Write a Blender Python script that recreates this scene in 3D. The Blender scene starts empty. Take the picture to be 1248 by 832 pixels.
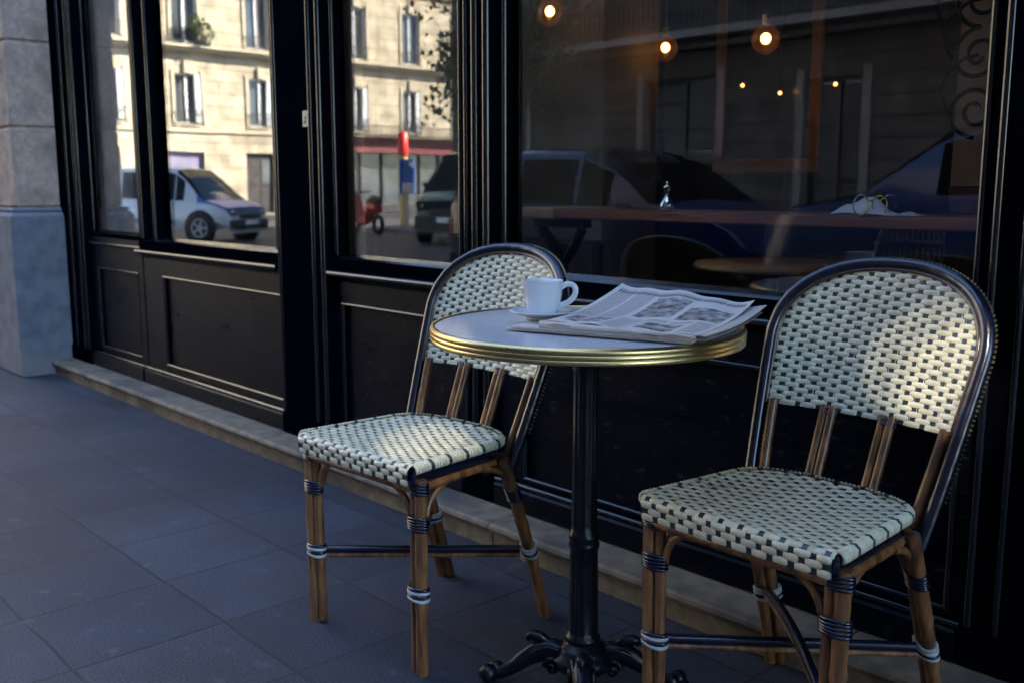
import bpy, math, random
from mathutils import Vector, Matrix
R = math.radians
rnd = random.Random(7)
scene = bpy.context.scene
COL = scene.collection
PI = math.pi

# ------------------------------------------------------------------ materials
def mat(name):
    m = bpy.data.materials.new(name); m.use_nodes = True
    nt = m.node_tree
    return m, nt, nt.nodes['Principled BSDF'], nt.nodes['Material Output']

def rgb(c): return (c[0], c[1], c[2], 1)

def surf(name, c1, c2=None, scale=8, rough=.5, rough2=None, bump=0, bscale=60, bdist=.002, metal=0, coat=0,
         spec=.5, detail=6, stretch=(1, 1, 1), ramp=(.35, .65), c3=None, s3=2.0, r3=(.55, .7)):
    m, nt, b, out = mat(name)
    N, L = nt.nodes, nt.links
    tc = N.new('ShaderNodeTexCoord'); mp = N.new('ShaderNodeMapping'); mp.inputs['Scale'].default_value = stretch
    L.new(tc.outputs['Object'], mp.inputs['Vector'])
    b.inputs['Metallic'].default_value = metal
    b.inputs['Coat Weight'].default_value = coat
    b.inputs['Coat Roughness'].default_value = .12
    b.inputs['Specular IOR Level'].default_value = spec
    no = N.new('ShaderNodeTexNoise'); no.inputs['Scale'].default_value = scale; no.inputs['Detail'].default_value = detail
    L.new(mp.outputs[0], no.inputs['Vector'])
    cr = N.new('ShaderNodeValToRGB')
    cr.color_ramp.elements[0].position = ramp[0]; cr.color_ramp.elements[1].position = ramp[1]
    cr.color_ramp.elements[0].color = rgb(c1); cr.color_ramp.elements[1].color = rgb(c2 or c1)
    L.new(no.outputs['Fac'], cr.inputs[0])
    colout = cr.outputs[0]
    if c3:
        n3 = N.new('ShaderNodeTexNoise'); n3.inputs['Scale'].default_value = s3; n3.inputs['Detail'].default_value = 8
        L.new(mp.outputs[0], n3.inputs['Vector'])
        r3n = N.new('ShaderNodeValToRGB'); r3n.color_ramp.elements[0].position = r3[0]; r3n.color_ramp.elements[1].position = r3[1]
        L.new(n3.outputs['Fac'], r3n.inputs[0])
        mx = N.new('ShaderNodeMixRGB'); L.new(r3n.outputs[0], mx.inputs[0]); L.new(colout, mx.inputs[1])
        mx.inputs[2].default_value = rgb(c3); colout = mx.outputs[0]
    L.new(colout, b.inputs['Base Color'])
    if rough2 is None: b.inputs['Roughness'].default_value = rough
    else:
        mr = N.new('ShaderNodeMapRange'); mr.inputs['From Min'].default_value = .3; mr.inputs['From Max'].default_value = .7
        mr.inputs['To Min'].default_value = rough; mr.inputs['To Max'].default_value = rough2
        n2 = N.new('ShaderNodeTexNoise'); n2.inputs['Scale'].default_value = scale * 1.7; n2.inputs['Detail'].default_value = 5
        L.new(mp.outputs[0], n2.inputs['Vector']); L.new(n2.outputs['Fac'], mr.inputs['Value'])
        L.new(mr.outputs[0], b.inputs['Roughness'])
    if bump:
        nb = N.new('ShaderNodeTexNoise'); nb.inputs['Scale'].default_value = bscale; nb.inputs['Detail'].default_value = 5
        L.new(mp.outputs[0], nb.inputs['Vector'])
        bp = N.new('ShaderNodeBump'); bp.inputs['Strength'].default_value = bump; bp.inputs['Distance'].default_value = bdist
        L.new(nb.outputs['Fac'], bp.inputs['Height']); L.new(bp.outputs[0], b.inputs['Normal'])
    return m

def emis(name, c, s):
    m, nt, b, out = mat(name)
    e = nt.nodes.new('ShaderNodeEmission'); e.inputs[0].default_value = rgb(c); e.inputs[1].default_value = s
    nt.links.new(e.outputs[0], out.inputs[0]); return m

def glass(name, tint=(1, 1, 1), ior=1.5, rough=0.0, boost=1.0):
    """pane glass: mirror reflection by the Fresnel law, the rest goes straight through"""
    m, nt, b, out = mat(name)
    N, L = nt.nodes, nt.links
    g = N.new('ShaderNodeNewGeometry')
    mi = N.new('ShaderNodeMix'); mi.data_type = 'FLOAT'
    L.new(g.outputs['Backfacing'], mi.inputs[0]); mi.inputs[2].default_value = ior; mi.inputs[3].default_value = 1 / ior
    fr = N.new('ShaderNodeFresnel'); L.new(mi.outputs[0], fr.inputs['IOR'])
    mu = N.new('ShaderNodeMath'); mu.operation = 'MULTIPLY'; mu.use_clamp = True; mu.inputs[1].default_value = boost
    L.new(fr.outputs[0], mu.inputs[0])
    t = N.new('ShaderNodeBsdfTransparent'); t.inputs[0].default_value = rgb(tint)
    gl = N.new('ShaderNodeBsdfGlossy'); gl.inputs['Roughness'].default_value = rough
    nz = N.new('ShaderNodeTexNoise'); nz.inputs['Scale'].default_value = 1.6; nz.inputs['Detail'].default_value = 1
    tc = N.new('ShaderNodeTexCoord'); L.new(tc.outputs['Object'], nz.inputs['Vector'])
    bp = N.new('ShaderNodeBump'); bp.inputs['Strength'].default_value = .06; bp.inputs['Distance'].default_value = .01
    L.new(nz.outputs['Fac'], bp.inputs['Height']); L.new(bp.outputs[0], gl.inputs['Normal'])
    mx = N.new('ShaderNodeMixShader'); L.new(mu.outputs[0], mx.inputs[0]); L.new(t.outputs[0], mx.inputs[1]); L.new(gl.outputs[0], mx.inputs[2])
    L.new(mx.outputs[0], out.inputs[0]); return m

def brickmat(name, c1, c2, mortar, bw, rh, msize, rough=.8, offset=0.0, bump=.4, noise=.25, axes='xy', nscale=30, rot=0, shift=(0, 0), blotch=None, warm=None):
    """slabs or coursed stone; axes picks the two object axes used"""
    m, nt, b, out = mat(name)
    N, L = nt.nodes, nt.links
    tc = N.new('ShaderNodeTexCoord'); sp = N.new('ShaderNodeSeparateXYZ'); cb = N.new('ShaderNodeCombineXYZ')
    L.new(tc.outputs['Object'], sp.inputs[0])
    idx = {'x': 0, 'y': 1, 'z': 2}
    for k, a in enumerate(axes):
        ad = N.new('ShaderNodeMath'); ad.inputs[1].default_value = shift[k]
        L.new(sp.outputs[idx[a]], ad.inputs[0]); L.new(ad.outputs[0], cb.inputs[k])
    br = N.new('ShaderNodeTexBrick')
    if warm:
        nd = N.new('ShaderNodeTexNoise'); nd.inputs['Scale'].default_value = 2.3; nd.inputs['Detail'].default_value = 6; L.new(tc.outputs['Object'], nd.inputs['Vector'])
        ns = N.new('ShaderNodeVectorMath'); ns.operation = 'SCALE'; ns.inputs['Scale'].default_value = .022; L.new(nd.outputs['Color'], ns.inputs[0])
        na = N.new('ShaderNodeVectorMath'); na.operation = 'ADD'; L.new(cb.outputs[0], na.inputs[0]); L.new(ns.outputs[0], na.inputs[1]); L.new(na.outputs[0], br.inputs['Vector'])
    else: L.new(cb.outputs[0], br.inputs['Vector'])
    br.offset = offset; br.inputs['Scale'].default_value = 1
    br.inputs['Brick Width'].default_value = bw; br.inputs['Row Height'].default_value = rh
    br.inputs['Mortar Size'].default_value = msize; br.inputs['Mortar Smooth'].default_value = .3
    br.inputs['Color1'].default_value = rgb(c1); br.inputs['Color2'].default_value = rgb(c2); br.inputs['Mortar'].default_value = rgb(mortar)
    nz = N.new('ShaderNodeTexNoise'); nz.inputs['Scale'].default_value = nscale; nz.inputs['Detail'].default_value = 10; nz.inputs['Roughness'].default_value = .7
    L.new(tc.outputs['Object'], nz.inputs['Vector'])
    n2 = N.new('ShaderNodeTexNoise'); n2.inputs['Scale'].default_value = 1.7; n2.inputs['Detail'].default_value = 7
    L.new(tc.outputs['Object'], n2.inputs['Vector'])
    mr = N.new('ShaderNodeMapRange'); mr.inputs['From Min'].default_value = .25 if noise < .5 else .38; mr.inputs['From Max'].default_value = .75 if noise < .5 else .64
    mr.inputs['To Min'].default_value = 1 - noise; mr.inputs['To Max'].default_value = 1 + noise
    L.new(nz.outputs['Fac'], mr.inputs['Value'])
    mr2 = N.new('ShaderNodeMapRange'); mr2.inputs['From Min'].default_value = .3; mr2.inputs['From Max'].default_value = .7
    mr2.inputs['To Min'].default_value = .62; mr2.inputs['To Max'].default_value = 1.32
    L.new(n2.outputs['Fac'], mr2.inputs['Value'])
    mm = N.new('ShaderNodeMath'); mm.operation = 'MULTIPLY'; L.new(mr.outputs[0], mm.inputs[0]); L.new(mr2.outputs[0], mm.inputs[1])
    mu = N.new('ShaderNodeVectorMath'); mu.operation = 'SCALE'; L.new(br.outputs['Color'], mu.inputs[0]); L.new(mm.outputs[0], mu.inputs['Scale'])
    colout = mu.outputs[0]
    if blotch:
        n4 = N.new('ShaderNodeTexNoise'); n4.inputs['Scale'].default_value = 14; n4.inputs['Detail'].default_value = 3
        L.new(tc.outputs['Object'], n4.inputs['Vector'])
        r4 = N.new('ShaderNodeValToRGB'); r4.color_ramp.elements[0].position = .62; r4.color_ramp.elements[1].position = .74
        L.new(n4.outputs['Fac'], r4.inputs[0])
        mx = N.new('ShaderNodeMixRGB'); L.new(r4.outputs[0], mx.inputs[0]); L.new(colout, mx.inputs[1]); mx.inputs[2].default_value = rgb(blotch)
        colout = mx.outputs[0]
    if warm:
        n5 = N.new('ShaderNodeTexNoise'); n5.inputs['Scale'].default_value = 1.1; n5.inputs['Detail'].default_value = 9; n5.inputs['Roughness'].default_value = .65
        L.new(tc.outputs['Object'], n5.inputs['Vector'])
        r5 = N.new('ShaderNodeMapRange'); r5.inputs['From Min'].default_value = .42; r5.inputs['From Max'].default_value = .64; r5.inputs['To Max'].default_value = .75; L.new(n5.outputs['Fac'], r5.inputs['Value'])
        mx = N.new('ShaderNodeMixRGB'); L.new(r5.outputs[0], mx.inputs[0]); L.new(colout, mx.inputs[1])
        vm = N.new('ShaderNodeVectorMath'); vm.operation = 'SCALE'; vm.inputs[0].default_value = warm; L.new(mr.outputs[0], vm.inputs['Scale']); L.new(vm.outputs[0], mx.inputs[2]); colout = mx.outputs[0]
        vo = N.new('ShaderNodeTexVoronoi'); vo.inputs['Scale'].default_value = 5.5; L.new(tc.outputs['Object'], vo.inputs['Vector'])
        lt = N.new('ShaderNodeMapRange'); lt.inputs['From Min'].default_value = .06; lt.inputs['From Max'].default_value = .09; lt.inputs['To Min'].default_value = .75; lt.inputs['To Max'].default_value = 0; L.new(vo.outputs['Distance'], lt.inputs['Value'])
        sx = N.new('ShaderNodeSeparateColor'); L.new(vo.outputs['Color'], sx.inputs[0])
        gt = N.new('ShaderNodeMath'); gt.operation = 'GREATER_THAN'; gt.inputs[1].default_value = .72; L.new(sx.outputs[0], gt.inputs[0])
        ml = N.new('ShaderNodeMath'); ml.operation = 'MULTIPLY'; L.new(lt.outputs[0], ml.inputs[0]); L.new(gt.outputs[0], ml.inputs[1])
        mx = N.new('ShaderNodeMixRGB'); L.new(ml.outputs[0], mx.inputs[0]); L.new(colout, mx.inputs[1]); mx.inputs[2].default_value = (.012, .013, .017, 1); colout = mx.outputs[0]
        b.inputs['Specular IOR Level'].default_value = .35
    L.new(colout, b.inputs['Base Color'])
    b.inputs['Roughness'].default_value = rough
    hb = N.new('ShaderNodeMath'); hb.operation = 'MULTIPLY_ADD'; hb.inputs[1].default_value = -1.0
    L.new(br.outputs['Fac'], hb.inputs[0]); 
    sc = N.new('ShaderNodeMath'); sc.operation = 'MULTIPLY'; sc.inputs[1].default_value = .35; L.new(nz.outputs['Fac'], sc.inputs[0])
    L.new(sc.outputs[0], hb.inputs[2])
    bp = N.new('ShaderNodeBump'); bp.inputs['Strength'].default_value = bump; bp.inputs['Distance'].default_value = .004
    L.new(hb.outputs[0], bp.inputs['Height']); L.new(bp.outputs[0], b.inputs['Normal'])
    return m

def newsmat(name):
    """newsprint: columns of ragged text lines, a headline band and grey picture blocks, in UV space"""
    m, nt, b, out = mat(name)
    N, L = nt.nodes, nt.links
    tc = N.new('ShaderNodeTexCoord'); sp = N.new('ShaderNodeSeparateXYZ'); L.new(tc.outputs['UV'], sp.inputs[0])
    U, V = sp.outputs[0], sp.outputs[1]
    def M(op, a, bb=None, c=None):
        n = N.new('ShaderNodeMath'); n.operation = op
        for i, v in enumerate((a, bb, c)):
            if v is None: continue
            if isinstance(v, (int, float)): n.inputs[i].default_value = v
            else: L.new(v, n.inputs[i])
        return n.outputs[0]
    def band(x, a, bb): return M('MULTIPLY', M('GREATER_THAN', x, a), M('LESS_THAN', x, bb))
    colw = M('FRACT', M('MULTIPLY', U, 6.0))
    line = M('FRACT', M('MULTIPLY', V, 46.0))
    nz = N.new('ShaderNodeTexNoise'); nz.inputs['Scale'].default_value = 1; nz.inputs['Detail'].default_value = 2
    cb = N.new('ShaderNodeCombineXYZ'); L.new(M('MULTIPLY', U, 260), cb.inputs[0]); L.new(M('FLOOR', M('MULTIPLY', V, 46.0)), cb.inputs[1])
    L.new(cb.outputs[0], nz.inputs['Vector'])
    word = M('GREATER_THAN', nz.outputs['Fac'], .42)
    txt = M('MULTIPLY', M('MULTIPLY', band(line, .25, .75), band(colw, .06, .94)), word)
    def rect(u0, u1, v0, v1): return M('MULTIPLY', band(U, u0, u1), band(V, v0, v1))
    pics = rect(.36, .62, .46, .86)
    for r_ in ((.66, .96, .44, .74), (.07, .33, .08, .30), (.55, .8, .08, .3)):
        pics = M('MAXIMUM', pics, rect(*r_))
    clear = rect(.34, .98, .40, .88); clear = M('MAXIMUM', clear, rect(.05, .35, .05, .33)); clear = M('MAXIMUM', clear, rect(.53, .82, .05, .33))
    head = M('MULTIPLY', band(V, .89, .93), M('GREATER_THAN', M('FRACT', M('MULTIPLY', U, 41)), .3))
    txt = M('MULTIPLY', txt, M('SUBTRACT', 1.0, clear))
    inside = M('MULTIPLY', band(U, .03, .97), band(V, .03, .95))
    n2 = N.new('ShaderNodeTexNoise'); n2.inputs['Scale'].default_value = 14; n2.inputs['Detail'].default_value = 6; L.new(tc.outputs['UV'], n2.inputs['Vector'])
    pr = N.new('ShaderNodeMapRange'); pr.inputs['From Min'].default_value = .35; pr.inputs['From Max'].default_value = .65
    pr.inputs['To Min'].default_value = .25; pr.inputs['To Max'].default_value = 1.0; L.new(n2.outputs['Fac'], pr.inputs['Value'])
    ink = M('MAXIMUM', M('MULTIPLY', txt, .75), M('MULTIPLY', pics, pr.outputs[0])); ink = M('MAXIMUM', ink, M('MULTIPLY', head, .85))
    ink = M('MULTIPLY', ink, inside)
    mx = N.new('ShaderNodeMixRGB'); L.new(ink, mx.inputs[0]); mx.inputs[1].default_value = (.60, .565, .54, 1); mx.inputs[2].default_value = (.05, .047, .055, 1)
    L.new(mx.outputs[0], b.inputs['Base Color']); b.inputs['Roughness'].default_value = .75
    return m

MT = {}
MT['pave'] = brickmat('pavement_slabs', (.029, .035, .050), (.048, .055, .074), (.017, .020, .027), .333, .345, .0046, rough=.66, axes='xy', shift=(.07, .21), noise=.60, nscale=190, bump=.30, blotch=(.070, .075, .092), warm=(.044, .037, .037))
MT['road'] = surf('asphalt', (.035, .036, .042), (.055, .055, .06), scale=3, rough=.7, rough2=.85, bump=.5, bscale=90, bdist=.004)
MT['kerb'] = surf('kerb_granite', (.22, .22, .22), (.32, .31, .30), scale=40, rough=.7, bump=.3, bscale=90)
MT['step'] = surf('limestone_step', (.15, .115, .078), (.25, .195, .13), scale=22, rough=.7, bump=.6, bscale=70, bdist=.003, c3=(.06, .056, .055), s3=4, r3=(.5, .68))
MT['stone'] = surf('pier_stone', (.36, .265, .20), (.48, .365, .285), scale=40, rough=.9, bump=1.0, bscale=120, bdist=.003, c3=(.22, .175, .14), s3=7, r3=(.45, .7))
MT['stonebase'] = surf('pier_base_stone', (.10, .115, .135), (.16, .175, .195), scale=12, rough=.85, bump=.7, bscale=110, bdist=.003, c3=(.17, .165, .165), s3=4, r3=(.55, .68))
MT['paint'] = surf('black_gloss_paint', (.0012, .0016, .0035), (.0022, .0028, .0055), scale=5, rough=.30, rough2=.5, bump=.06, bscale=60, bdist=.001, spec=.0)
MT['edge'] = surf('polished_black_moulding', (.002, .0025, .005), (.004, .005, .008), scale=5, rough=.13, rough2=.26, bump=.10, bscale=70, bdist=.0015, spec=.62, c3=(.05, .045, .04), s3=90, r3=(.70, .78))
MT['paint2'] = surf('worn_dado_paint', (.0010, .0018, .0055), (.0026, .0038, .0085), scale=7, rough=.26, rough2=.48, bump=.15, bscale=60, bdist=.001, spec=.10, c3=(.030, .031, .036), s3=70, r3=(.60, .72), stretch=(.35, 1, 1))
MT['brownwood'] = surf('varnished_wood', (.055, .03, .018), (.10, .055, .03), scale=30, rough=.45, stretch=(1, 1, .08))
MT['cane'] = surf('rattan_cane', (.105, .042, .015), (.29, .130, .045), scale=60, rough=.25, rough2=.45, stretch=(1, 1, .14), bump=.35, bscale=80, bdist=.001, coat=.2, c3=(.05, .02, .010), s3=34, r3=(.50, .70))
MT['navy'] = surf('navy_binding', (.003, .004, .014), (.006, .008, .024), scale=60, rough=.25, coat=.3, bump=.35, bscale=120, bdist=.001, stretch=(1, 1, 3))
MT['cream'] = surf('cream_strands', (.53, .49, .33), (.70, .65, .46), scale=45, rough=.30, coat=.15, c3=(.42, .36, .24), s3=25, r3=(.62, .74))
MT['ink'] = surf('dark_strands', (.010, .018, .026), (.02, .035, .035), scale=80, rough=.3, coat=.2)
MT['bead'] = surf('dark_brown_bead', (.045, .022, .014), (.08, .04, .024), scale=60, rough=.2, coat=.5)
MT['white'] = surf('white_binding', (.35, .36, .38), (.45, .45, .45), scale=40, rough=.35)
MT['brass'] = surf('worn_brass', (.66, .49, .21), (.58, .43, .19), scale=6, rough=.26, rough2=.34, metal=1)
MT['top'] = surf('grey_laminate', (.40, .43, .48), (.45, .48, .53), scale=140, rough=.20, spec=.5, c3=(.50, .52, .55), s3=70, r3=(.6, .7))
MT['iron'] = surf('painted_cast_iron', (.002, .0025, .005), (.004, .005, .009), scale=22, rough=.24, rough2=.4, bump=.35, bscale=60, bdist=.0015, spec=.3)
MT['china'] = surf('glazed_china', (.62, .67, .72), (.64, .69, .74), rough=.12, coat=.6)
MT['coffee'] = surf('coffee', (.05, .02, .01), rough=.1)
MT['paper'] = surf('newsprint_edge', (.50, .43, .39), (.60, .53, .48), scale=30, rough=.8)
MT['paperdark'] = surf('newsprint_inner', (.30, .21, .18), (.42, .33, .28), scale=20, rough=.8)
MT['navycloth'] = surf('navy_canvas', (.012, .015, .035), (.016, .02, .045), scale=30, rough=.9)
MT['news'] = newsmat('printed_newsprint')
MT['glass'] = glass('window_glass', (.93, .95, .95), 1.62, 0.0, 1.25)
def globe(name):
    m, nt, b, out = mat(name); N, L = nt.nodes, nt.links
    t = N.new('ShaderNodeBsdfTransparent'); t.inputs[0].default_value = (1, .93, .82, 1)
    tr = N.new('ShaderNodeBsdfTranslucent'); tr.inputs[0].default_value = (.8, .42, .16, 1)
    gl = N.new('ShaderNodeBsdfGlossy'); gl.inputs['Roughness'].default_value = .08
    lw = N.new('ShaderNodeLayerWeight'); lw.inputs[0].default_value = .35
    m1 = N.new('ShaderNodeMixShader'); m1.inputs[0].default_value = .035; L.new(t.outputs[0], m1.inputs[1]); L.new(tr.outputs[0], m1.inputs[2])
    mu = N.new('ShaderNodeMath'); mu.operation = 'MULTIPLY'; mu.inputs[1].default_value = .35; L.new(lw.outputs['Facing'], mu.inputs[0])
    m2 = N.new('ShaderNodeMixShader'); L.new(mu.outputs[0], m2.inputs[0]); L.new(m1.outputs[0], m2.inputs[1]); L.new(gl.outputs[0], m2.inputs[2])
    L.new(m2.outputs[0], out.inputs[0]); return m
MT['glass_thin'] = globe('amber_globe_glass')
MT['glass_car'] = surf('car_glass', (.004, .005, .006), rough=.05, spec=.12)
MT['glass_far'] = surf('far_window_glass', (.045, .055, .065), (.10, .12, .14), scale=.8, rough=.07, spec=.8)
MT['farstone'] = brickmat('far_limestone', (.44, .375, .265), (.49, .42, .30), (.27, .23, .165), 2.8, .42, .022, rough=.9, axes='yz', offset=.5, bump=.6, noise=.08, nscale=8)
MT['fartrim'] = surf('far_stone_trim', (.42, .365, .27), (.48, .42, .31), scale=3, rough=.9)
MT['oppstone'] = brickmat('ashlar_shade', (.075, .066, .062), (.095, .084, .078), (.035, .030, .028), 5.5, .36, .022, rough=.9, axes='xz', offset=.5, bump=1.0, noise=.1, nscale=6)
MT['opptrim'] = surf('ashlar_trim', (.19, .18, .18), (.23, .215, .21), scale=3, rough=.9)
MT['zinc'] = surf('zinc_roof', (.22, .24, .27), (.28, .3, .33), scale=2, rough=.5, metal=.3)
MT['shutter'] = surf('white_shutter', (.55, .57, .60), (.62, .63, .65), scale=4, rough=.6)
MT['curtain'] = surf('pale_curtain', (.06, .06, .065), (.13, .13, .13), scale=12, rough=.9, stretch=(3, 3, .2))
MT['darkwood'] = surf('dark_door', (.035, .03, .03), (.06, .05, .05), scale=5, rough=.5)
MT['mauve'] = surf('mauve_roller_shutter', (.22, .20, .30), (.27, .25, .36), scale=3, rough=.6)
MT['maroon'] = surf('maroon_fascia', (.13, .02, .022), (.17, .03, .03), scale=3, rough=.6)
MT['rail'] = surf('railing_iron', (.02, .02, .022), rough=.5)
MT['blackiron'] = surf('matt_black_iron', (.004, .004, .004), rough=.8, spec=.05)
MT['bark'] = surf('bark', (.08, .065, .05), (.16, .13, .10), scale=10, rough=.9, bump=.5, bscale=20)
MT['leaf'] = surf('leaves', (.035, .06, .02), (.08, .11, .035), scale=3, rough=.6)
MT['carblue'] = surf('dark_blue_car_paint', (.006, .016, .075), (.008, .020, .09), rough=.22, spec=.3, coat=.45)
MT['cardark'] = surf('slate_blue_car_paint', (.035, .075, .22), rough=.24, spec=.3, coat=.45)
MT['carwhite'] = surf('white_van_paint', (.62, .62, .63), rough=.3, coat=.6)
MT['carolive'] = surf('olive_van_paint', (.15, .17, .10), rough=.35, coat=.5)
MT['carhood'] = surf('bright_blue_paint', (.03, .10, .45), rough=.3, coat=.2)
MT['tyre'] = surf('tyre_rubber', (.012, .012, .012), (.02, .02, .02), rough=.8)
MT['rim'] = surf('alloy_rim', (.42, .43, .45), rough=.35)
MT['trimblack'] = surf('black_trim', (.015, .015, .016), rough=.5)
MT['red'] = surf('red_paint', (.55, .03, .02), rough=.3, coat=.5)
MT['postred'] = surf('bright_red_post', (.75, .03, .02), rough=.35)
MT['yellow'] = surf('yellow_post', (.75, .52, .20), rough=.5)
MT['signblue'] = surf('blue_sign', (.03, .13, .50), rough=.4)
MT['signwhite'] = surf('white_sign', (.75, .75, .75), rough=.4)
MT['sticker'] = surf('aged_yellow_plate', (.62, .55, .30), (.70, .64, .42), scale=60, rough=.5)
MT['stickerink'] = surf('plate_print', (.12, .09, .04), rough=.6)
MT['in_beige'] = surf('beige_plaster', (.16, .145, .125), (.19, .17, .15), scale=5, rough=.85)
MT['in_dark'] = surf('dark_panelling', (.018, .014, .016), (.03, .022, .022), scale=5, rough=.5, stretch=(1, 1, .1))
MT['in_floor'] = surf('dark_floor', (.03, .022, .018), (.05, .035, .028), scale=6, rough=.35)
MT['gold'] = surf('gilt_frame', (.85, .38, .12), (.95, .48, .16), scale=30, rough=.4)
MT['mirror'] = surf('old_mirror', (.06, .05, .055), (.08, .07, .07), scale=4, rough=.12, spec=.6)
MT['counter'] = surf('counter_wood', (.20, .07, .027), (.32, .12, .045), scale=14, rough=.35, stretch=(.15, 1, 1), coat=.3)
MT['counterend'] = surf('light_counter_wood', (.42, .25, .12), (.52, .32, .16), scale=20, rough=.45, stretch=(.2, 1, 1))
MT['napkin'] = surf('linen', (.70, .68, .68), (.80, .78, .78), scale=30, rough=.9, bump=.4, bscale=200)
MT['goldwire'] = surf('gold_wire', (.85, .62, .20), rough=.2, metal=1)
MT['silver'] = surf('polished_silver', (.85, .86, .88), rough=.08, metal=1)
MT['wicker'] = surf('brown_wicker', (.16, .115, .09), (.26, .20, .15), scale=90, rough=.6)
MT['tanwall'] = surf('tan_wall', (.17, .095, .05), (.22, .125, .065), scale=4, rough=.8)
MT['maroonwall'] = surf('maroon_wall', (.05, .014, .013), (.07, .018, .016), scale=4, rough=.7)
MT['bulb'] = emis('glowing_filament', (1.0, .47, .12), 1.1)
MT['bulbdim'] = emis('small_glow', (1.0, .34, .09), .5)

# ------------------------------------------------------------------ mesh builder
class MB:
    def __init__(s): s.v = []; s.f = []; s.m = []; s.sm = []; s.uv = {}
    def quad(s, a, b, c, d, m=0, smooth=False):
        n = len(s.v); s.v += [tuple(a), tuple(b), tuple(c), tuple(d)]; s.f.append((n, n + 1, n + 2, n + 3)); s.m.append(m); s.sm.append(smooth)
    def box(s, x0, y0, z0, x1, y1, z1, m=0, bev=0):
        if bev:
            return s.bevbox(x0, y0, z0, x1, y1, z1, m, bev)
        n = len(s.v)
        s.v += [(x0, y0, z0), (x1, y0, z0), (x1, y1, z0), (x0, y1, z0), (x0, y0, z1), (x1, y0, z1), (x1, y1, z1), (x0, y1, z1)]
        for f in ((0, 3, 2, 1), (4, 5, 6, 7), (0, 1, 5, 4), (1, 2, 6, 5), (2, 3, 7, 6), (3, 0, 4, 7)):
            s.f.append(tuple(n + i for i in f)); s.m.append(m); s.sm.append(False)
    def bevbox(s, x0, y0, z0, x1, y1, z1, m, b):
        # three crossing slabs' hull: 24-vertex chamfered box
        cx = ((x0, x0 + b), (x1, x1 - b)); cy = ((y0, y0 + b), (y1, y1 - b)); cz = ((z0, z0 + b), (z1, z1 - b))
        idx = {}
        for i in (0, 1):
            for j in (0, 1):
                for k in (0, 1):
                    idx[i, j, k, 'x'] = len(s.v); s.v.append((cx[i][0], cy[j][1], cz[k][1]))
                    idx[i, j, k, 'y'] = len(s.v); s.v.append((cx[i][1], cy[j][0], cz[k][1]))
                    idx[i, j, k, 'z'] = len(s.v); s.v.append((cx[i][1], cy[j][1], cz[k][0]))
        def F(l): s.f.append(tuple(l)); s.m.append(m); s.sm.append(False)
        for i in (0, 1):
            F([idx[i, 0, 0, 'x'], idx[i, 0, 1, 'x'], idx[i, 1, 1, 'x'], idx[i, 1, 0, 'x']][::(1 if i == 0 else -1)])
            F([idx[0, i, 0, 'y'], idx[1, i, 0, 'y'], idx[1, i, 1, 'y'], idx[0, i, 1, 'y']][::(1 if i == 0 else -1)])
            F([idx[0, 0, i, 'z'], idx[0, 1, i, 'z'], idx[1, 1, i, 'z'], idx[1, 0, i, 'z']][::(1 if i == 0 else -1)])
        for i in (0, 1):
            for j in (0, 1):
                F([idx[i, j, 0, 'x'], idx[i, j, 1, 'x'], idx[i, j, 1, 'y'], idx[i, j, 0, 'y']])
                F([idx[0, i, j, 'y'], idx[1, i, j, 'y'], idx[1, i, j, 'z'], idx[0, i, j, 'z']])
                F([idx[i, 0, j, 'x'], idx[i, 1, j, 'x'], idx[i, 1, j, 'z'], idx[i, 0, j, 'z']])
                for k in (0, 1): F([idx[i, j, k, 'x'], idx[i, j, k, 'y'], idx[i, j, k, 'z']])
    def grid(s, pts, m=0, closed_u=False, closed_v=False, smooth=True, flip=False, uv=None):
        nu, nv = len(pts), len(pts[0]); n = len(s.v)
        for row in pts: s.v += [tuple(p) for p in row]
        for i in range(nu if closed_u else nu - 1):
            for j in range(nv if closed_v else nv - 1):
                i2, j2 = (i + 1) % nu, (j + 1) % nv
                q = (n + i * nv + j, n + i2 * nv + j, n + i2 * nv + j2, n + i * nv + j2)
                if flip: q = q[::-1]
                s.f.append(q); s.m.append(m); s.sm.append(smooth)
                if uv:
                    c = ((i, j), (i + 1, j), (i + 1, j + 1), (i, j + 1))
                    c = [(a / (nu - 1), b / (nv - 1)) for a, b in c]
                    s.uv[len(s.f) - 1] = c[::-1] if flip else c
    def tube(s, pts, r, seg=8, m=0, closed=False, caps=True, flat=1.0, up=None):
        P = [Vector(p) for p in pts]; n = len(P)
        rr = r if isinstance(r, (list, tuple)) else [r] * n
        rings = []; pn = None
        for i in range(n):
            if closed: t = P[(i + 1) % n] - P[i - 1]
            else: t = P[min(i + 1, n - 1)] - P[max(i - 1, 0)]
            t.normalize()
            if pn is None:
                a = Vector(up) if up else (Vector((0, 0, 1)) if abs(t.z) < .9 else Vector((0, 1, 0)))
                nn = (a - t * a.dot(t)).normalized()
            else: nn = (pn - t * pn.dot(t)).normalized()
            pn = nn; bb = t.cross(nn)
            rings.append([P[i] + nn * (math.cos(2 * PI * k / seg) * rr[i] * flat) + bb * (math.sin(2 * PI * k / seg) * rr[i]) for k in range(seg)])
        s.grid(rings, m, closed_u=closed, closed_v=True)
        if caps and not closed:
            for rg, fl in ((rings[0], False), (rings[-1], True)):
                k0 = len(s.v); s.v += [tuple(p) for p in rg]
                f = tuple(range(k0, k0 + seg)); s.f.append(f[::-1] if fl else f); s.m.append(m); s.sm.append(False)
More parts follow.
